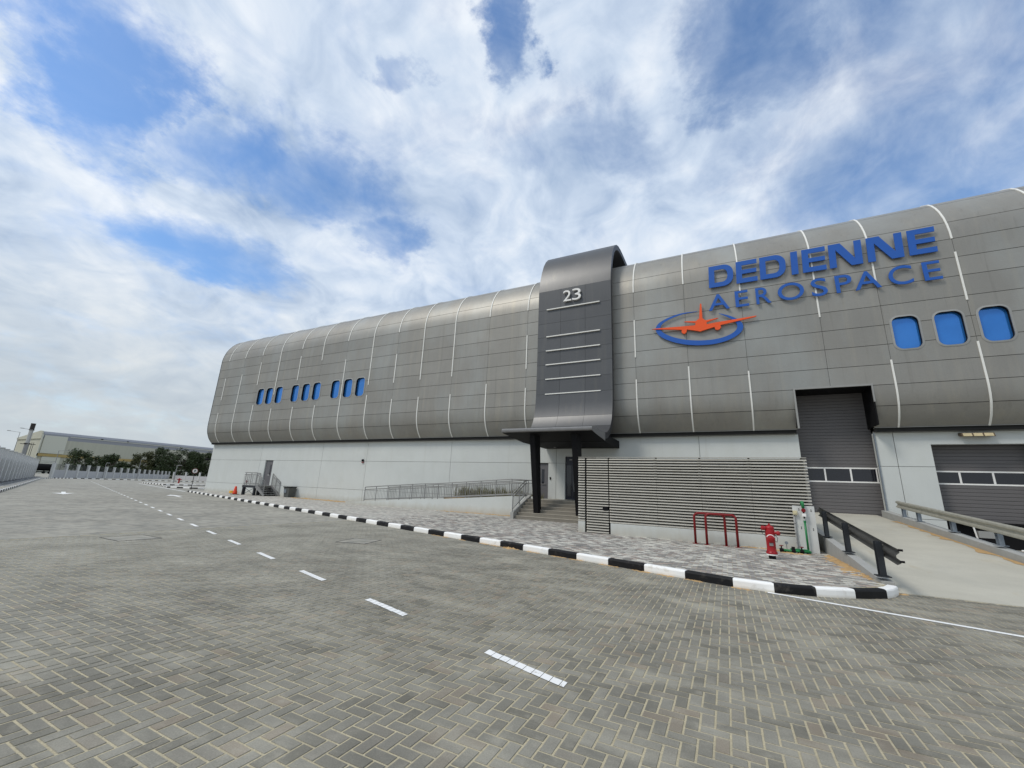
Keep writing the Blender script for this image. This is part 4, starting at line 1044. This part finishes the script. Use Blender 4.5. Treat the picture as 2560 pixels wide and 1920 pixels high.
MB().tube([(hc[0] + .088 * math.cos(a), hc[1] - .125, 0.645 + .088 * math.sin(a)) for a in np.linspace(0.3, 2.84, 14)], .012, 6).build('outlet_band', WHITE, HY)
MB().tube([(hc[0] + .10, hc[1] - .08, 0.745), (hc[0] + .16, hc[1] - .1, .66), (hc[0] + .13, hc[1] - .14, .56), (hc[0] + .06, hc[1] - .2, .62)], .007, 5).build('chain', BLACK, HY)
MB().tube([(hc[0] - .19, hc[1] - .06, 0.86), (hc[0] - .18, hc[1] - .07, .74), (hc[0] - .1, hc[1] - .09, .70)], .007, 5).build('chain', BLACK, HY)
MB().box(hc[0] - .045, hc[1] - .122, 0.46, hc[0] + .045, hc[1] - .098, 0.53).build('plate', GALV, HY)

PB = thing('concrete_panel', 'upright pale concrete panel beside the right end of the louvre screen', 'panel', (2.08, 15.95, ZS))
MB().hexa([(1.80, 15.96, 0.10), (2.37, 15.96, 0.10), (2.37, 16.08, 0.10), (1.86, 16.08, 0.10)], [(1.80, 15.96, 1.49), (2.37, 15.96, 1.49), (2.37, 16.08, 1.49), (1.86, 16.08, 1.49)]).build('slab', mat('panel_grey', (0.62, 0.63, 0.61), 0.85, var=0.05, scale=6), PB)
for x, z in ((1.97, 1.40), (1.97, 1.36), (2.28, 1.38), (2.28, 1.34), (1.98, 0.86), (1.98, 0.82), (2.28, 0.83), (2.28, 0.79)): MB().lathe([(.014, 0), (.014, .01)], (x, 15.962, z), 8, (0, -1, 0)).build('anchor_hole', BLACK, PB)
JB = thing('junction_box', 'cream junction box with grey conduit fixed to the concrete panel', 'junction box', (1.85, 15.93, 1.3))
MB().box(1.80, 15.87, 1.22, 1.91, 15.958, 1.34).build('box', CREAM, JB); MB().lathe([(.035, 0), (.035, .012)], (1.855, 15.87, 1.28), 12, (0, -1, 0)).build('cover', CREAM, JB)
MB().tube([(1.83, 15.92, 1.22), (1.83, 15.92, 0.5), (1.825, 15.91, 0.26), (1.78, 15.90, 0.16)], 0.021, 8).build('conduit', GALV, JB, True)
for z in (0.95, 0.65, 0.38): MB().box(1.80, 15.895, z, 1.86, 15.958, z + .03).build('clip', GALV, JB)
GP = thing('water_pipe', 'green water pipes with small red valve wheels running to the concrete panel', 'pipes', (1.7, 15.6, ZS))
MB().tube([(2.07, 15.84, 0.20), (2.07, 15.84, 1.0)], 0.028, 10).build('riser_pipe', GREEN, GP, True)
MB().tube([(2.07, 15.84, 1.12), (2.07, 15.84, 1.18)], 0.022, 8).build('coupling', BLACK, GP)
MB().tube([(2.07, 15.84, 1.0), (2.07, 15.84, 1.06)], 0.034, 8).build('coupling', GREEN, GP)
MB().box(2.02, 15.79, 1.18, 2.12, 15.88, 1.27).build('meter', WHITE, GP)
MB().lathe([(.055, -.03), (.06, 0), (.055, .03)], (2.07, 15.83, 1.36), 14, (0, -1, 0)).build('valve_wheel', RED, GP)
MB().tube([(2.07, 15.84, 1.27), (2.07, 15.84, 1.44)], 0.025, 8).build('valve_body', BLACK, GP)
MB().tube([(2.07, 15.84, 1.43), (2.07, 15.84, 1.56), (2.065, 15.86, 1.60), (2.06, 15.93, 1.60), (2.06, 15.97, 1.54)], 0.042, 10).build('bend', GREEN, GP, True)
MB().tube([(1.32, 15.55, 0.185), (2.06, 15.55, 0.185)], 0.034, 10).build('header_pipe', GREEN, GP, True)
MB().tube([(2.07, 15.55, 0.185), (2.07, 15.84, 0.20)], 0.034, 10).build('elbow', GREEN, GP)
MB().tube([(1.60, 15.68, 0.22), (2.05, 15.68, 0.22)], 0.024, 8).build('branch_pipe', GREEN, GP)
for x in (1.36, 1.66, 1.87):
    MB().tube([(x - .05, 15.55, 0.185), (x + .05, 15.55, 0.185)], 0.052, 10).build('valve_body', BLACK, GP)
    MB().tube([(x, 15.55, 0.2), (x, 15.55, 0.30)], 0.018 if x != 1.66 else .045, 8).build('spindle', BLACK, GP)
    if x != 1.66: MB().lathe([(.055, 0), (.055, .018), (.01, .022)], (x, 15.55, 0.30), 12).build('valve_wheel', RED, GP)
MB().tube([(1.50, 15.55, 0.2), (1.50, 15.55, 0.36)], .010, 6).build('gauge_stem', GALV, GP); MB().lathe([(.045, 0), (.045, .03)], (1.50, 15.535, 0.40), 12, (0, -1, 0)).build('gauge', POSTG, GP)
for x in (1.45, 1.78, 2.0): MB().box(x - .02, 15.5, 0.12, x + .02, 15.6, 0.15).build('support', BLACK, GP)

# ------------------------------------------------------------------ vehicle ramp and guard rails
RX0, RX1, RY0, RY1, RS = 2.78, 6.42, 11.05, 26.7, 0.0735
def rampz(y): return max(0.0, (y - RY0) * RS)
vr = MB().hexa([(RX0 - .02, RY0, -0.3), (RX1, RY0, -0.3), (RX1, RY1, -0.3), (RX0 - .02, RY1, -0.3)], [(RX0 - .02, RY0, 0.006), (RX1, RY0, 0.006), (RX1, RY1, rampz(RY1)), (RX0 - .02, RY1, rampz(RY1))]).build('vehicle_ramp', CONC)
struct(vr, 'pale concrete vehicle ramp rising to the tall garage door')
MB().hexa([(RX1 - .01, RY0, -0.3), (14, RY0, -0.3), (14, RY0 + 2.6, -0.3), (RX1 - .01, RY0 + 2.6, -0.3)], [(RX1 - .01, RY0, 0.006), (14, RY0, 0.006), (14, RY0 + 2.6, 0.05), (RX1 - .01, RY0 + 2.6, 0.19)]).build('apron', CONC, vr)
def upstand(name, x0, x1, y0, y1, h, label):
    o = MB().hexa([(x0, y0, -0.2), (x1, y0, -0.2), (x1, y1, -0.2), (x0, y1, -0.2)], [(x0, y0, rampz(y0) + h * .62), (x1, y0, rampz(y0) + h * .62), (x1, y1, rampz(y1) + h), (x0, y1, rampz(y1) + h)]).build(name, UPST)
    return tag(o, label, 'kerb wall')
upstand('ramp_upstand', 2.58, 2.775, 11.1, 25.98, 0.27, 'low sloping concrete upstand on the left edge of the vehicle ramp')
upstand('ramp_upstand', 6.44, 6.72, 13.3, 25.9, 0.29, 'low sloping concrete upstand on the right edge of the vehicle ramp')
def wbeam(sgn):
    # W profile (offset, height), facing sgn
    q = [(0.0, 0.0), (0.055, 0.03), (0.055, 0.075), (0.0, 0.125), (0.0, 0.165), (0.055, 0.215), (0.055, 0.265), (0.0, 0.30)]
    return [(sgn * a, b) for a, b in q]
def guardrail(x, y0, y1, sgn, posts, label, h0, pm, zoff, slope):
    r_ = thing('guard_rail', label, 'guard rail', (x, y0, 0))
    zt = lambda y: zoff + slope * (y - y0)
    q = wbeam(sgn); t = 0.006
    a = [(x + o_, y0, zt(y0) - 0.30 + z) for o_, z in q]; b = [(x + o_, y1, zt(y1) - 0.30 + z) for o_, z in q]
    a2 = [(p[0] - sgn * 0.008, p[1], p[2]) for p in a]; b2 = [(p[0] - sgn * 0.008, p[1], p[2]) for p in b]
    mb = MB().sheet(a, b).sheet(a2[::-1], b2[::-1]); n_ = len(q)
    mb.sheet([a[-1], a2[-1]], [b[-1], b2[-1]]); mb.sheet([a2[0], a[0]], [b2[0], b[0]]); mb.sheet(a2, a); mb.sheet(b, b2)
    mb.build('beam', RAILM if sgn < 0 else MATS['guard_rail_shaded'], r_)
    for y in posts:
        zb = rampz(y) + h0
        px = x - sgn * 0.055
        MB().box(px - .012, y - .075, zb, px + .012, y + .075, zt(y) - .03).box(px - .05, y - .085, zb, px + .05, y - .0755, zt(y) - .03).box(px - .05, y + .0755, zb, px + .05, y + .085, zt(y) - .03).build('post', pm, r_)
        MB().box(px - .11, y - .13, zb - .012, px + .11, y + .13, zb + .006).build('base_plate', pm, r_)
        for dz in (-.10, -.22): MB().lathe([(.016, 0), (.016, .02)], (x + sgn * .004, y, zt(y) + dz), 6, (sgn, 0, 0)).build('bolt', GALV, r_)
    return r_
gl = guardrail(2.70, 10.45, 17.6, 1, (11.25, 13.78, 16.25), 'shade-darkened steel guard rail on the left side of the vehicle ramp', 0.24, POSTM, 0.86, 0.0895)
for z in (0.82, 0.62): MB().lathe([(.02, -.02), (.02, .05)], (2.76, 10.46, z), 8, (1, -.3, 0)).build('end_bolt', BLACK, gl)
guardrail(6.52, 13.2, 23.9, -1, (14.2, 16.7, 19.3, 22.0, 23.5), 'weathered guard rail on the right side of the vehicle ramp', 0.27, POSTG, 1.045, 0.0735)
# dark dock pit below the right door with white bars
MB().quad((6.75, 13.4, 0.02), (22, 13.4, 0.02), (22, 25.9, -0.9), (6.75, 25.9, -0.9)).build('dock_floor', ASPH, vr)
dk = thing('dock_frame', 'thin white bars and box in the dark recess under the right garage door', 'dock frame', (10, 25.4, 0))
MB().tube([(9.35, 25.6, 1.0), (9.5, 25.6, -0.4)], .03, 6).build('upright', WHITE, dk); MB().tube([(9.4, 22.6, 0.22), (14, 22.6, 0.22)], .03, 6).build('bar', WHITE, dk); MB().box(9.45, 25.5, 0.45, 9.95, 25.8, 0.72).build('box', FRAME, dk)
MB().box(9.0, 26.05, 0.98, 12, 26.3, 1.05).build('bumper', BLACK, dk); MB().box(8.7, 26.34, -0.9, 12.1, 26.4, 1.04).build('pit_back', BLACK, dk)

# sand drifts
def drift(pts, wd, h, name='sand_drift'):
    mb = MB(); P_ = resample(pts, max(8, int(20 * len(pts)))); n_ = len(P_); rows = []
    for k, p in enumerate(P_):
        d = (P_[min(k + 1, n_ - 1)] - P_[max(k - 1, 0)]).normalized(); nn_ = Vector((-d.y, d.x)); t = k / (n_ - 1); e_ = min(1, 5 * t, 5 * (1 - t))
        w_ = wd * e_ * (0.55 + 0.75 * rng.random()); w2 = wd * e_ * (0.55 + 0.75 * rng.random()); hh = h * e_ * (0.5 + rng.random())
        rows.append([(p.x - nn_.x * w_, p.y - nn_.y * w_), (p.x, p.y, hh), (p.x + nn_.x * w2, p.y + nn_.y * w2)])
    return rows
sd = MB()
def add_drift(pts, wd, h, z):
    P_ = resample(pts, 40); L_ = sum((b - a).length for a, b in zip(P_[:-1], P_[1:]))
    for k in range(int(14 + L_ * 34)):
        t = rng.random(); p = P_[min(39, int(t * 40))]; e_ = min(1, 4 * t + .2, 4 * (1 - t) + .2)
        g = rng.gauss(0, .5) * wd * e_; a0 = rng.uniform(0, 6.28); r0 = (0.03 + 0.45 * wd * rng.random() ** 2) * e_
        c = (p.x + g * math.cos(a0), p.y + g * math.sin(a0)); hh = h * rng.uniform(.2, 1) * min(1, r0 / .05)
        st_ = rng.uniform(1.0, 2.6); ph = rng.uniform(0, 3.14)
        ring_ = []
        for q in range(9):
            a = 2 * math.pi * q / 9; rr = r0 * rng.uniform(.6, 1.25); u, v_ = rr * st_ * math.cos(a), rr * math.sin(a)
            ring_.append((c[0] + u * math.cos(ph) - v_ * math.sin(ph), c[1] + u * math.sin(ph) + v_ * math.cos(ph), z - .002))
        i_ = len(sd.v); sd.v += ring_ + [(c[0], c[1], z + hh + .0025)]
        sd.f += [(i_ + q, i_ + (q + 1) % 9, i_ + 9) for q in range(9)]
add_drift([(-5.75, 11.12), (-5.45, 11.05)], 0.14, 0.06, 0)
for k in range(14):
    x = -9 + 0.68 * k + rng.uniform(-.2, .2); L_ = rng.uniform(.25, .6); add_drift([(x, kerb_y(x) - .03), (x + L_, kerb_y(x + L_) - .03)], 0.05, 0.012, 0)
add_drift([(2.52, 15.7), (2.50, 14), (2.46, 12.6), (2.5, 11.5)], 0.24, 0.03, ZS)
add_drift([(2.1, 15.3), (1.6, 15.35), (1.1, 15.9)], 0.22, 0.02, ZS)
add_drift([(0.2, 16.0), (0.7, 16.1), (1.5, 15.9)], 0.16, 0.03, ZS)
add_drift([(-16.5, 22.45), (-13.5, 22.5), (-11, 22.4), (-10.5, 21.2)], 0.25, 0.03, ZS)
add_drift([(-34.5, 25.2), (-30, 25.0), (-26, 24.0)], 0.5, 0.04, ZS)
add_drift([(-26.5, 25.6), (-25.4, 24.6), (-24.6, 23.2)], 0.35, 0.05, ZS)
add_drift([(2.85, 10.95), (2.7, 10.9), (2.62, 10.72)], 0.07, 0.03, 0)
for y0_, y1_ in ((14, 17), (16.5, 20.5), (20, 24)):
    pass
so_ = sd.build('sand_drift', SANDM); struct(so_, 'drifts of orange sand along kerbs and wall feet', 'stuff')
for y in (14.0, 16.0, 18.0, 20.0, 22.0):
    pass
ms = MB(); prev = None
for k in range(40):
    y = 13.4 + k * 0.27; w_ = 0.02 + 0.26 * rng.random() ** 1.5 * (0.4 + 0.6 * math.sin(k * .35) ** 2); z = rampz(y) + .012
    cur = ((6.43, y, z + .02), (6.43 - w_, y, z - .001))
    if prev: ms.quad(prev[1], prev[0], cur[0], cur[1])
    prev = cur
struct(ms.build('sand_film', SANDM), 'thin orange sand washed against the right upstand of the ramp', 'stuff')

# ------------------------------------------------------------------ background: walls, trees, industrial building
struct(MB().quad((-150, 41, 0.002), (-150, 30.6, 0.002), (-60, 3.6, 0.002), (-60, 14, 0.002)).build('parking_bay', ASPH), 'dark asphalt parking bays along the left boundary wall')
pk = bpy.data.objects['parking_bay']
for k in range(16):
    a = Vector((-64, 14.2)) + RD * (5.2 * k)
    b = a - RN * 0 + Vector((7.5, 0.4)) * 1.0
    d = (b - a).normalized(); n_ = Vector((-d.y, d.x)) * .10
    a = Vector((a.x, a.y + 1.8))
    b = a + Vector((5.2, -3.3)); d = (b - a).normalized(); n_ = Vector((-d.y, d.x)) * .10
    MB().quad(*[(p.x, p.y, 0.008) for p in (a - n_, b - n_, b + n_, a + n_)]).build('bay_line', LINEM, pk)
def wall_line(label, P0, P1, pitch, hw_, hp, pw, start=0.0, hp2=None, mesh=False, skip=(), pd=0.42):
    P0 = Vector(P0); P1 = Vector(P1); d = (P1 - P0); T = d.length; d.normalize()
    r_ = thing('boundary_wall', label, 'wall', (P0.x, P0.y, 0))
    n_ = int((T - start) / pitch)
    nv = Vector((-d.y, d.x))
    for k in range(n_ + 1):
        s = start + k * pitch; c = P0 + d * s
        MB().obox(c - d * pw / 2, c + d * pw / 2, pd, -0.1, hp).build('pier', PIERM, r_)
        MB().obox(c - d * (pw / 2 + .05), c + d * (pw / 2 + .05), pd + .1, hp, hp + .10).build('coping', PIERM, r_)
        if k < n_:
            a, b = c + d * (pw / 2), c + d * (pitch - pw / 2)
            MB().obox(a, b, 0.2, -0.1, hw_).build('wall_panel', BWALL, r_)
            if mesh:
                mb = MB()
                for q in range(9): mb.obox(a, b, 0.03, hw_ + .10 + q * .14, hw_ + .15 + q * .14)
                m_ = (a + b) / 2
                mb.obox(m_ - d * .03, m_ + d * .03, 0.05, hw_, hp - .15)
                mb.build('fence_panel', POSTM, r_)
    return r_
wall_line('tall grey boundary wall with closely set piers at far left', (-62, 12.5), (-141.5, 37.1), 4.97, 2.8, 3.75, 0.8, 0.6, pd=1.0)
wall_line('grey back boundary wall with pale piers and mesh panels across the yard end', (-134, 37.9), (-228, 103.5), 6.46, 1.75, 3.15, 0.85, 0.3, mesh=True)
wall_line('low grey wall beyond the back wall behind the round sign', (-226, 103.3), (-168, 91.6), 18, 1.7, 3.1, 0.85, 1.0)

IB = thing('industrial_building', 'long pale industrial shed with ochre band beyond the back wall', 'building', (-300, 120, 0))  # shed and chimney numbers are the result of scaling about the camera position
MB().box(-333, 78, 0, -300, 345, 16.6).build('wall', INDW, IB)
MB().prismY([(-333, 16.6), (-300, 16.6), (-300, 19.15), (-300.75, 20.2), (-303.0, 20.4), (-333, 17.35)], 78, 345).build('roof', INDR, IB)
MB().prismY([(-333, 16.6), (-299.85, 16.6), (-299.85, 19.2), (-300.6, 20.35), (-303.0, 20.6), (-333, 17.5)], 77.5, 78.0).build('gable_trim', INDW, IB)
MB().box(-299.9, 78.6, 9.65, -299.6, 87.0, 18.4).build('white_panel', INDL, IB)
MB().box(-299.9, 79.8, 0, -299.6, 86.4, 8.05).build('white_door', INDL, IB)
MB().box(-299.9, 77.7, 8.15, -299.4, 135, 9.45).build('band', INDY, IB)
MB().box(-299.9, 87.8, 18.3, -299.75, 300, 18.6).build('gutter', INDL, IB)
for y in (99.8, 111.0): MB().box(-300.3, y, 18.7, -299.7, y + .9, 19.15).build('vent', BLACK, IB)
MB().box(-299.85, 77.6, 0, -299.4, 78.1, 18.7).build('corner_trim', INDL, IB)
ch = thing('chimney', 'tall steel flue stack with blackened top beside the pale shed', 'chimney', (-297.5, 73.0, 0))
cc = (-297.5, 73.0, 0)
MB().lathe([(0.83, 0), (0.83, 13.6)], cc, 16).build('stack', GALV, ch, False); MB().lathe([(0.75, 13.6), (0.75, 20.05)], cc, 16).build('upper_stack', CHIM, ch)
MB().lathe([(1.12, 13.45), (1.12, 13.75)], cc, 12).build('collar', CHIMD, ch); MB().lathe([(0.93, 19.9), (0.96, 20.2), (0.84, 20.3), (0.84, 23.05), (0.93, 23.2)], cc, 16).build('top', CHIMD, ch)
MB().tube([(cc[0] + .6, cc[1] + 1.35, 0), (cc[0] + .6, cc[1] + 1.35, 14.2)], .09, 4).tube([(cc[0] + .6, cc[1] + 1.95, 0), (cc[0] + .6, cc[1] + 1.95, 14.2)], .09, 4).build('ladder', CHIMD, ch)
MB().box(cc[0] + .45, cc[1] - 2.4, 13.15, cc[0] + .75, cc[1] + 2.7, 13.4).build('platform', CHIMD, ch)
tk = thing('tank_truck', 'dark tank truck parked before the white shed door beyond the wall', 'truck', (-277, 74, 0))
MB().lathe([(0.4, -3), (1.6, -2.8), (1.6, 3.4), (0.4, 3.6)], (-277.5, 75, 2.8), 14, (0, 1, 0)).build('tank', BLACK, tk); MB().box(-279, 69.0, 0.6, -275.8, 71.8, 4.2).build('cab', POSTM, tk)
MB().box(-279, 69, .6, -276, 78.5, 1.0).build('chassis', BLACK, tk)
for z in (5.0, 5.6): MB().tube([(-276.3, 72, z), (-276.3, 78.6, z)], .07, 4).build('rail', GALV, tk)
for y in (70.3, 75.6, 77.5): MB().lathe([(.6, -.2), (.6, .2)], (-276.2, y, .6), 12, (1, 0, 0)).build('wheel', BLACK, tk)

def tree(c, hgt, rx, ry, label, m, seed, n=1500):
    r2 = random.Random(seed)
    t = thing('tree', label, 'tree', (c[0], c[1], 0), 'trees beyond the back wall')
    tb = MB(); tb.tube([(c[0], c[1], -0.1), (c[0] + .1, c[1] + .1, hgt * .35), (c[0] - .1, c[1], hgt * .6)], .36, 7, True, .15)
    for k in range(5):
        a = r2.uniform(0, 6.28); tb.tube([(c[0], c[1], hgt * .3), (c[0] + math.cos(a) * rx * .6, c[1] + math.sin(a) * ry * .6, hgt * r2.uniform(.5, .8))], .16, 5, True, .05)
    tb.build('trunk', BARK, t)
    lobes = []
    for k in range(19):
        u = r2.random(); a = r2.uniform(0, 6.28); zz = hgt * (0.20 + 0.70 * u); sh = math.sqrt(max(.05, 1 - ((u - .35) / .78) ** 2))
        lobes.append((c[0] + math.cos(a) * rx * .7 * sh, c[1] + math.sin(a) * ry * .74 * sh, zz, r2.uniform(.20, .42) * min(rx, ry) + .3))
    lobes.append((c[0], c[1], hgt * .88, min(rx, ry) * .32)); lobes.append((c[0], c[1] + ry * .4, hgt * .78, min(rx, ry) * .28))
    cm = MB()
    for k in range(n):
        lx, ly, lz, lr = r2.choice(lobes)
        th = r2.uniform(0, 6.28); cz = r2.uniform(-1, 1); rr = lr * r2.uniform(.45, 1.3); s_ = math.sqrt(1 - cz * cz)
        p = Vector((lx + rr * s_ * math.cos(th), ly + rr * s_ * math.sin(th), lz + rr * cz * 1.05))
        u = Vector((r2.uniform(-1, 1), r2.uniform(-1, 1), r2.uniform(-1, 1))).normalized(); v_ = u.orthogonal().normalized(); w_ = u.cross(v_)
        q = r2.uniform(.16, .36)
        cm.quad(p - v_ * q, p - w_ * q * .7, p + v_ * q, p + w_ * q * .7)
    cm.build('crown', m, t)
    return t
TREES = [((-248.4, 77.6), 10.7, 3.6, 4.5, LEAF, 'bushy tree with ragged top in front of the ochre band, leftmost of the row'),  # tree row and undergrowth enlarged and moved back by scaling about the camera
         ((-249.8, 83.6), 8.5, 3.3, 4.0, LEAF, 'low dark bushy tree second from left beyond the back wall'),
         ((-248.4, 88.2), 10.0, 3.0, 3.7, LEAF, 'small bushy tree with a pointed tip, third from left'),
         ((-251.2, 94.3), 6.3, 3.0, 3.7, LEAF, 'shortest dark bush in the dip of the tree row'),
         ((-248.4, 100.2), 12.1, 3.3, 5.0, LEAF2, 'lighter yellowish green tree in the middle of the row'),
         ((-248.4, 108.2), 14.9, 4.0, 5.7, LEAF, 'tall dark dense tree right of the yellowish tree'),
         ((-248.4, 116.5), 15.3, 4.3, 5.7, LEAF, 'tall dark broad tree second from the hall corner'),
         ((-249.8, 122.7), 14.9, 3.3, 3.7, LEAF, 'narrow tall dark tree between two broad ones'),
         ((-249.8, 128.1), 14.6, 4.0, 5.0, LEAF, 'tall dark tree rising just beside the grey hall corner'),
         ((-251.2, 136.0), 14.1, 4.0, 5.4, LEAF, 'dark tree partly hidden behind the grey hall corner')]
for i, (c, h, rx, ry, m, lab) in enumerate(TREES): tree(c, h, rx, ry, lab, m, 100 + i, 3200 if h < 11 else 5200)
ug = MB(); r3 = random.Random(5)
for k in range(6500):
    y = r3.uniform(80, 142); x = r3.uniform(-254, -246); z = r3.uniform(-0.2, 8.4) * (0.5 if y < 103 else 1)
    u = Vector((r3.uniform(-1, 1), r3.uniform(-1, 1), r3.uniform(-1, 1))).normalized(); v_ = u.orthogonal().normalized(); w_ = u.cross(v_); q = r3.uniform(.3, .6); p = Vector((x, y, z))
    ug.quad(p - v_ * q, p - w_ * q * .7, p + v_ * q, p + w_ * q * .7)
struct(ug.build('undergrowth', LEAF), 'dark undergrowth massed below the trees beyond the wall', 'stuff')

def lamp_post(x, y, h, label, arm=(0, -1.2)):
    t = thing('lamp_post', label, 'lamp post', (x, y, 0), 'lamp posts round the yard')
    MB().tube([(x, y, 0), (x, y, h)], .09, 7, True, .05).build('pole', GALV, t)
    MB().tube([(x, y, h - .05), (x + arm[0], y + arm[1], h + .1)], .04, 5).build('arm', GALV, t)
    MB().box(x + arm[0] - .15, y + arm[1] - .3, h + .05, x + arm[0] + .15, y + arm[1] + .3, h + .18).build('head', FRAME, t)
lamp_post(-106, 48.85, 3.7, 'short grey lamp post on the island by the red hydrant', (0, .5))
lamp_post(-165, 65.8, 6.3, 'slim grey lamp post before the yellowish tree', (0, .6))
lamp_post(-158, 55.2, 4.2, 'slim dark lamp post against the back wall before the low bushes', (0, .4))
lamp_post(-134.5, 38.2, 6.0, 'rusty lamp post where the two boundary walls meet', (0, 1.6))
lamp_post(-150, 37.0, 11.0, 'tall lamp post over the left wall by the chimney', (0, -1.8))
lamp_post(-165, 38.6, 11.0, 'thin lamp post left of the chimney against the pale gable', (0, -2.0))

sg = thing('road_sign', 'round white sign with red rim on a dark post by the hall corner', 'road sign', (-59.6, 29.5, 0))
MB().tube([(-59.6, 29.53, 0), (-59.6, 29.53, 2.55)], .035, 7).build('post', BLACK, sg)
nrm = Vector((0.85, -0.5, 0)).normalized(); cpos = Vector((-59.6, 29.53, 2.26)) + nrm * .05
MB().lathe([(.02, 0), (.32, .0), (.32, .012), (.02, .014)], cpos, 24, nrm).build('rim', RED, sg); MB().lathe([(.02, .013), (.265, .013), (.265, .018), (.02, .02)], cpos, 24, nrm).build('face', WHITE, sg)
tv = Vector((-nrm.y, nrm.x, 0)); U = Vector((0, 0, 1)); cb = cpos + nrm * .024
def sgp(*q): return [tuple(cb + tv * a + U * b) for a, b in q]
MB().quad(*sgp((-.05, -.15), (.03, -.15), (.03, .06), (-.05, .06))).quad(*sgp((-.12, .05), (.10, .05), (-.01, .18))).build('symbol', BLACK, sg)
rh = thing('fire_hydrant', 'small distant red fire hydrant on the far kerbed island', 'fire hydrant', (-104, 48.9, 0))
MB().lathe([(.22, 0), (.22, .1), (.15, .12), (.14, .75), (.2, .8), (.18, 1.0), (.05, 1.1)], (-104, 48.9, 0), 12).build('body', REDH, rh); MB().tube([(-104, 48.5, .8), (-104, 49.35, .8)], .09, 8).build('outlet', REDH, rh)
